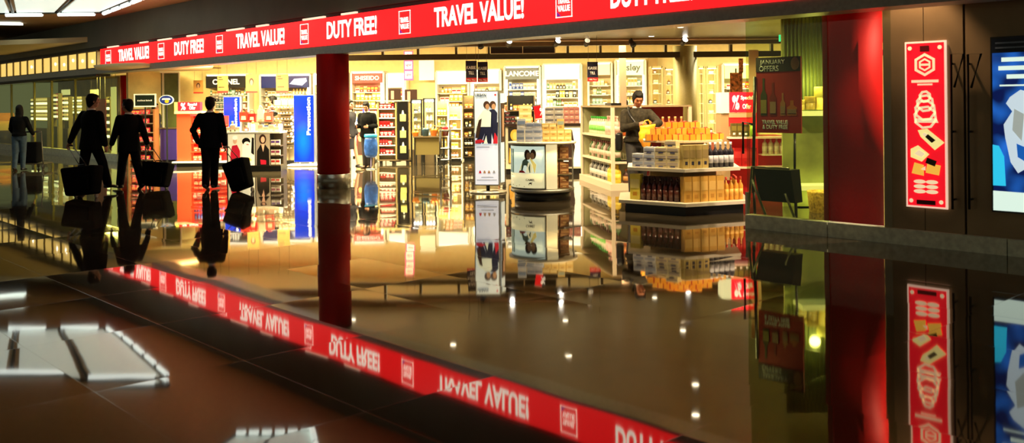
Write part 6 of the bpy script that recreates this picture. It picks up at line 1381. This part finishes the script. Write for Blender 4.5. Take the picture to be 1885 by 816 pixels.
def suitcase(label, loc, rz, w_, d_, h_, tilt=0.0, grip=None, roll=0.0):
    """wheeled case standing/tilted: local x = width; grip = handle end in world"""
    t = thing('suitcase', label, 'suitcase', loc, rz)
    TT = Matrix.Rotation(roll, 4, 'Y') @ Matrix.Rotation(tilt, 4, 'X')
    TT = Matrix.Translation((0, 0, .045)) @ TT
    m = MB(); bm = bmesh.new(); bmesh.ops.create_cube(bm, size=1)
    for v in bm.verts: 
        wz = 1.0 if v.co.z > 0 else .80
        v.co = Vector((v.co.x * w_ * wz, v.co.y * d_ * (1 if v.co.z > 0 else .85), v.co.z * h_ + h_ / 2 + .01))
    bmesh.ops.bevel(bm, geom=bm.edges[:], offset=.045, segments=4, affect='EDGES', profile=.5); bm.verts.index_update()
    m.add([v.co.copy() for v in bm.verts], [[v.index for v in f.verts] for f in bm.faces], 0, True, TT); bm.free()
    m.build('body', blackm, t)
    MB().box((0, -d_ / 2 - .01, h_ * .42), (w_ * .68, .06, h_ * .55), 0, TT, .025).build('front_pocket', blackm, t)
    MB().tube([TT @ Vector((-.08, 0, h_)), TT @ Vector((-.06, 0, h_ + .04)), TT @ Vector((.06, 0, h_ + .04)), TT @ Vector((.08, 0, h_))], .012, 8).build('carry_handle', black, t)
    for sx in (-1, 1):
        wm = MB(); wm.lathe([(.03, -.014), (.045, -.01), (.045, .01), (.03, .014)], n=18, T=Matrix.Translation((sx * w_ * .3, d_ * .25, .045)) @ Matrix.Rotation(PI / 2, 4, 'Y')); wm.build('wheel', mat('wheel_grey', (.25, .24, .22), .4), t)
    if grip is not None:
        inv = (Matrix.Translation(Vector(loc)) @ Matrix.Rotation(rz, 4, 'Z')).inverted(); g_ = inv @ Vector(grip)
        rod = mat('handle_rod', (.05, .045, .04), .35, .5)
        for sx in (-1, 1): MB().tube([TT @ Vector((sx * .07, d_ * .35, h_ * .9)), g_ + Vector((sx * .055, 0, 0))], .008, 8).build('handle_rod', rod, t)
        MB().tube([g_ + Vector((-.065, 0, 0)), g_ + Vector((.065, 0, 0))], .014, 10).build('grip', black, t)
    return t
def gp(x, y): g_ = ground(x, y); return Vector((g_.x, g_.y, 0))
def toloc(pw, rz): return Matrix.Rotation(-rz, 4, 'Z') @ pw

# tall man in a dark suit pulling a case (walks away to the right)
g1 = gp(168, 355)
rz1 = math.radians(-28)
P1, W1, k1 = person('tall man in a black suit walking away, pulling a wide black wheeled case', g1, rz1, 1.84, legs=((.42, .12), (-.20, .10)), wrists=((.26, .10, .84), (-.44, -.10, .90)), poles=((.3, -1, -.2), (-.5, -1, .3)), head=(-.55, .05), lean=.04, hem=.76, slim=1.06, bulk=1.08)
suitcase('wide black wheeled case with a long two-rod handle behind the tall man', gp(153, 365) , rz1 * .3, .66, .34, .50, tilt=-.10, roll=-.10, grip=world_of(P1, W1[1], k1) + Vector((0.0, 0, -.07)))
# second man, looks left, case pulled on his right
g2 = gp(239, 349); rz2 = math.radians(55)
P2, W2, k2 = person('man in a black suit looking left, between the tall man and the standing woman', g2, rz2, 1.76, legs=((-.30, .16), (.30, .04)), wrists=((.24, -.24, .88), (-.22, .26, .88)), head=(.35, .04), hem=.74, lean=.02, bulk=1.06)
suitcase('bulky black wheeled case between the man looking left and the orange shelf unit', gp(287, 349), -.1, .54, .34, .47, tilt=-.15, roll=.06, grip=world_of(P2, W2[0], k2) + Vector((.02, 0, -.05)))
# third man, seen from behind
g3 = gp(388, 349); rz3 = math.radians(-4)
P3, W3, k3 = person('man in a black suit seen squarely from behind, drawing a tilted case', g3, rz3, 1.76, legs=((.16, .02), (-.16, .16)), wrists=((.30, -.02, .84), (-.27, .06, .90)), poles=((1, -.4, 0), (-1, -.6, 0)), head=(0, 0), hem=.79, lean=.0, stance=.015, foot_out=(.1, -.1), bulk=1.04)
suitcase('black wheeled case leaning over in front of the make-up table adverts', gp(448, 354), -.2, .46, .30, .56, tilt=-.1, roll=-.34, grip=world_of(P3, W3[0], k3) + Vector((.03, -.02, -.05)))
# woman facing right in the shop
def stripes():
    m = mat('striped_top', (.5, .4, .3), .7); nt = m.node_tree; b = nt.nodes['Principled BSDF']; tc = nt.nodes.new('ShaderNodeTexCoord'); wv = nt.nodes.new('ShaderNodeTexWave'); wv.bands_direction = 'Z'; wv.inputs['Scale'].default_value = 7
    cr = nt.nodes.new('ShaderNodeValToRGB'); cr.color_ramp.elements[0].color = (.75, .6, .42, 1); cr.color_ramp.elements[1].color = (.12, .03, .04, 1); nt.links.new(tc.outputs['Object'], wv.inputs['Vector']); nt.links.new(wv.outputs['Fac'], cr.inputs[0]); nt.links.new(cr.outputs[0], b.inputs['Base Color']); return m
person('long-haired woman in an open dark jacket and striped top standing in the shop', gp(285, 297), math.radians(-112), 1.70, legs=((.12, .02), (-.10, .05)), wrists=((.22, .1, .86), (-.22, .12, .9)), head=(.1, 0), hair='long', female=True, jacket=mat('dark_jacket', (.02, .02, .03), .7), trousers=mat('dark_trousers', (.012, .01, .014), .7), open_jacket=stripes(), hem=.86)
# woman with the luggage cart, far left
denim = mat('blue_jeans', (.025, .05, .075), .75, noise=.3, nscale=14)
g5 = gp(36, 315); rz5 = math.radians(6)
P5, W5, k5 = person('long-haired woman in a black top and blue jeans pushing a luggage cart', g5, rz5, 1.66, legs=((.10, .05), (-.14, .12)), wrists=((.24, .30, .98), (-.24, .30, .98)), head=(.05, .02), hair='long', female=True, jacket=mat('black_top', (.004, .004, .004), .85, spec=.08), trousers=denim, hem=.93)
t = thing('luggage_cart', 'dark luggage cart pushed by the woman in blue jeans', 'cart', g5 + Vector((.0, .45, 0)), rz5)
cm = mat('cart_metal', (.10, .09, .06), .4, .6)
for sx in (-.36, .36):
    MB().tube([(sx, -.12, .98), (sx, -.05, .3), (sx, .0, .14), (sx * .8, .7, .13)], .016, 8).build('side_rail', cm, t)
    MB().lathe([(.04, -.015), (.07, -.012), (.07, .012), (.04, .015)], n=18, T=Matrix.Translation((sx, -.02, .07)) @ Matrix.Rotation(PI / 2, 4, 'Y')).build('wheel', black, t)
MB().tube([(-.36, -.12, .98), (.36, -.12, .98)], .02, 8).build('push_bar', black, t); MB().b2(-.34, .34, -.02, .7, .13, .16).build('platform', cm, t)
MB().lathe([(.04, -.015), (.06, -.012), (.06, .012), (.04, .015)], n=16, T=Matrix.Translation((0, .62, .065)) @ Matrix.Rotation(PI / 2, 4, 'Y')).build('wheel', black, t)
o = MB().box((0, 0, .27), (.56, .34, .54), bev=.05).build('travel_bag', blackm, None, Matrix.Translation(g5) @ Matrix.Rotation(rz5, 4, 'Z') @ Vector((-.06, .72, .165)), rz5); tag(o, 'black travel bag lying on the luggage cart', 'bag')
# man with the yellow bag in the shop
grey = mat('grey_brown_jacket', (.022, .018, .011), .8, spec=.15, noise=.5, nscale=25)
g6 = gp(1174, 366); rz6 = math.radians(-205)
P6, W6, k6 = person('man in a grey-brown jacket looking down into a yellow bag beside the island', g6, math.radians(170), 1.79, legs=((.34, .10), (-.06, .03)), wrists=((-.02, .24, 1.22), (-.20, .36, 1.16)), poles=((1, -.5, -.2), (-1, -.4, 0)), head=(.30, .42), lean=-.05, jacket=grey, trousers=mat('black_trousers', (.008, .006, .006), .7), open_jacket=None, hem=.92, hair='short', skinm=mat('tanned_skin', (.28, .10, .045), .5), shoe=mat('brown_red_shoes', (.12, .02, .015), .4), shirt=mat('pale_shirt', (.6, .58, .5), .6))
m = MB(); Mp = Matrix.Rotation(P6.rotation_euler.z, 4, 'Z')
m.tube([(.14, -.08, 1.50), (.13, .10, 1.42), (.0, .135, 1.2), (-.14, .12, 1.0), (-.22, .0, .88), (-.1, -.14, 1.05), (.08, -.15, 1.35), (.14, -.08, 1.50)], .018, 8)
m.v = m.v; m.build('shoulder_strap', black, P6)
o = MB().box((0, 0, 0), (.12, .26, .30), bev=.04).build('shoulder_bag', black, None, world_of(P6, (.30, -.12, .93), k6), P6.rotation_euler.z); tag(o, 'black shoulder bag hanging at the side of the man with the yellow bag', 'bag')
b_ = thing('shopping_bag', 'crumpled yellow-orange shopping bag held open by the man in the grey-brown jacket', 'bag', world_of(P6, (-.17, .44, .86), k6), .3)
m = MB(); rings = []
for i in range(11):
    u_ = i / 10; ww = .05 + .085 * math.sin(min(1, u_ * 1.15) * PI * .62); rings.append((Vector((-.02 * math.sin(u_ * 5), .01 * math.cos(u_ * 7), u_ * .36)), ww * (1 + .08 * math.sin(i * 2.1)), ww * .6, (1, 0, .1), (0, 1, 0)))
loft(m, rings, 24); m.build('bag_body', mat('yellow_plastic', (.78, .34, .015), .35, noise=.35, nscale=14, bump=.7), b_)
MB().tube([(-.07, 0, .34), (-.03, 0, .43), (.03, 0, .44), (.08, 0, .35)], .010, 8).build('handle', mat('yellow_plastic'), b_)
# people farther back
person('short-haired person in a dark cardigan and pale top beside the openwork rack', gp(505, 299), math.radians(80), 1.86, legs=((.05, 0), (-.05, 0)), wrists=((.15, .30, 1.12), (-.15, .3, 1.1)), jacket=mat('dark_cardigan', (.05, .02, .02), .7), trousers=mat('tan_trousers', (.30, .17, .07), .7), open_jacket=mat('pale_top', (.65, .6, .5), .7), hem=.9, voxel=.016)
person('bare-legged woman in a dark dress half hidden behind the steel-collared red column', gp(643, 311), math.radians(-120), 1.72, legs=((-.1, .02), (.32, .06)), wrists=((.2, .1, .9), (-.2, .1, .9)), hair='long', female=True, bare_legs=True, jacket=mat('dark_dress', (.015, .012, .02), .7), trousers=mat('dark_dress'), voxel=.016, skinm=mat('rosy_skin', (.55, .3, .2), .5))
person('shopper in black with bowed head beside the small tester table', gp(677, 309), math.radians(160), 1.68, legs=((.02, 0), (-.02, 0)), wrists=((.18, .25, 1.1), (-.18, .25, 1.1)), head=(.2, .4), jacket=mat('black_top'), trousers=mat('black_trousers'), voxel=.016)
person('person in black with a flushed face standing behind the tall advertising column', gp(935, 297), math.radians(150), 1.62, legs=((.02, 0), (-.02, 0)), wrists=((.25, .1, .85), (-.25, .1, .85)), head=(.2, .1), jacket=mat('black_top'), trousers=mat('black_trousers'), voxel=.016, skinm=mat('flushed_skin', (.5, .16, .08), .5))
person('dark-haired shopper in black standing by the slim pinkish post', gp(1152, 297), math.radians(30), 1.66, legs=((.02, 0), (-.02, 0)), wrists=((.2, .2, 1.0), (-.2, .2, 1.0)), hair='long', female=True, jacket=mat('navy_coat', (.012, .02, .05), .7), trousers=mat('black_trousers'), voxel=.016)
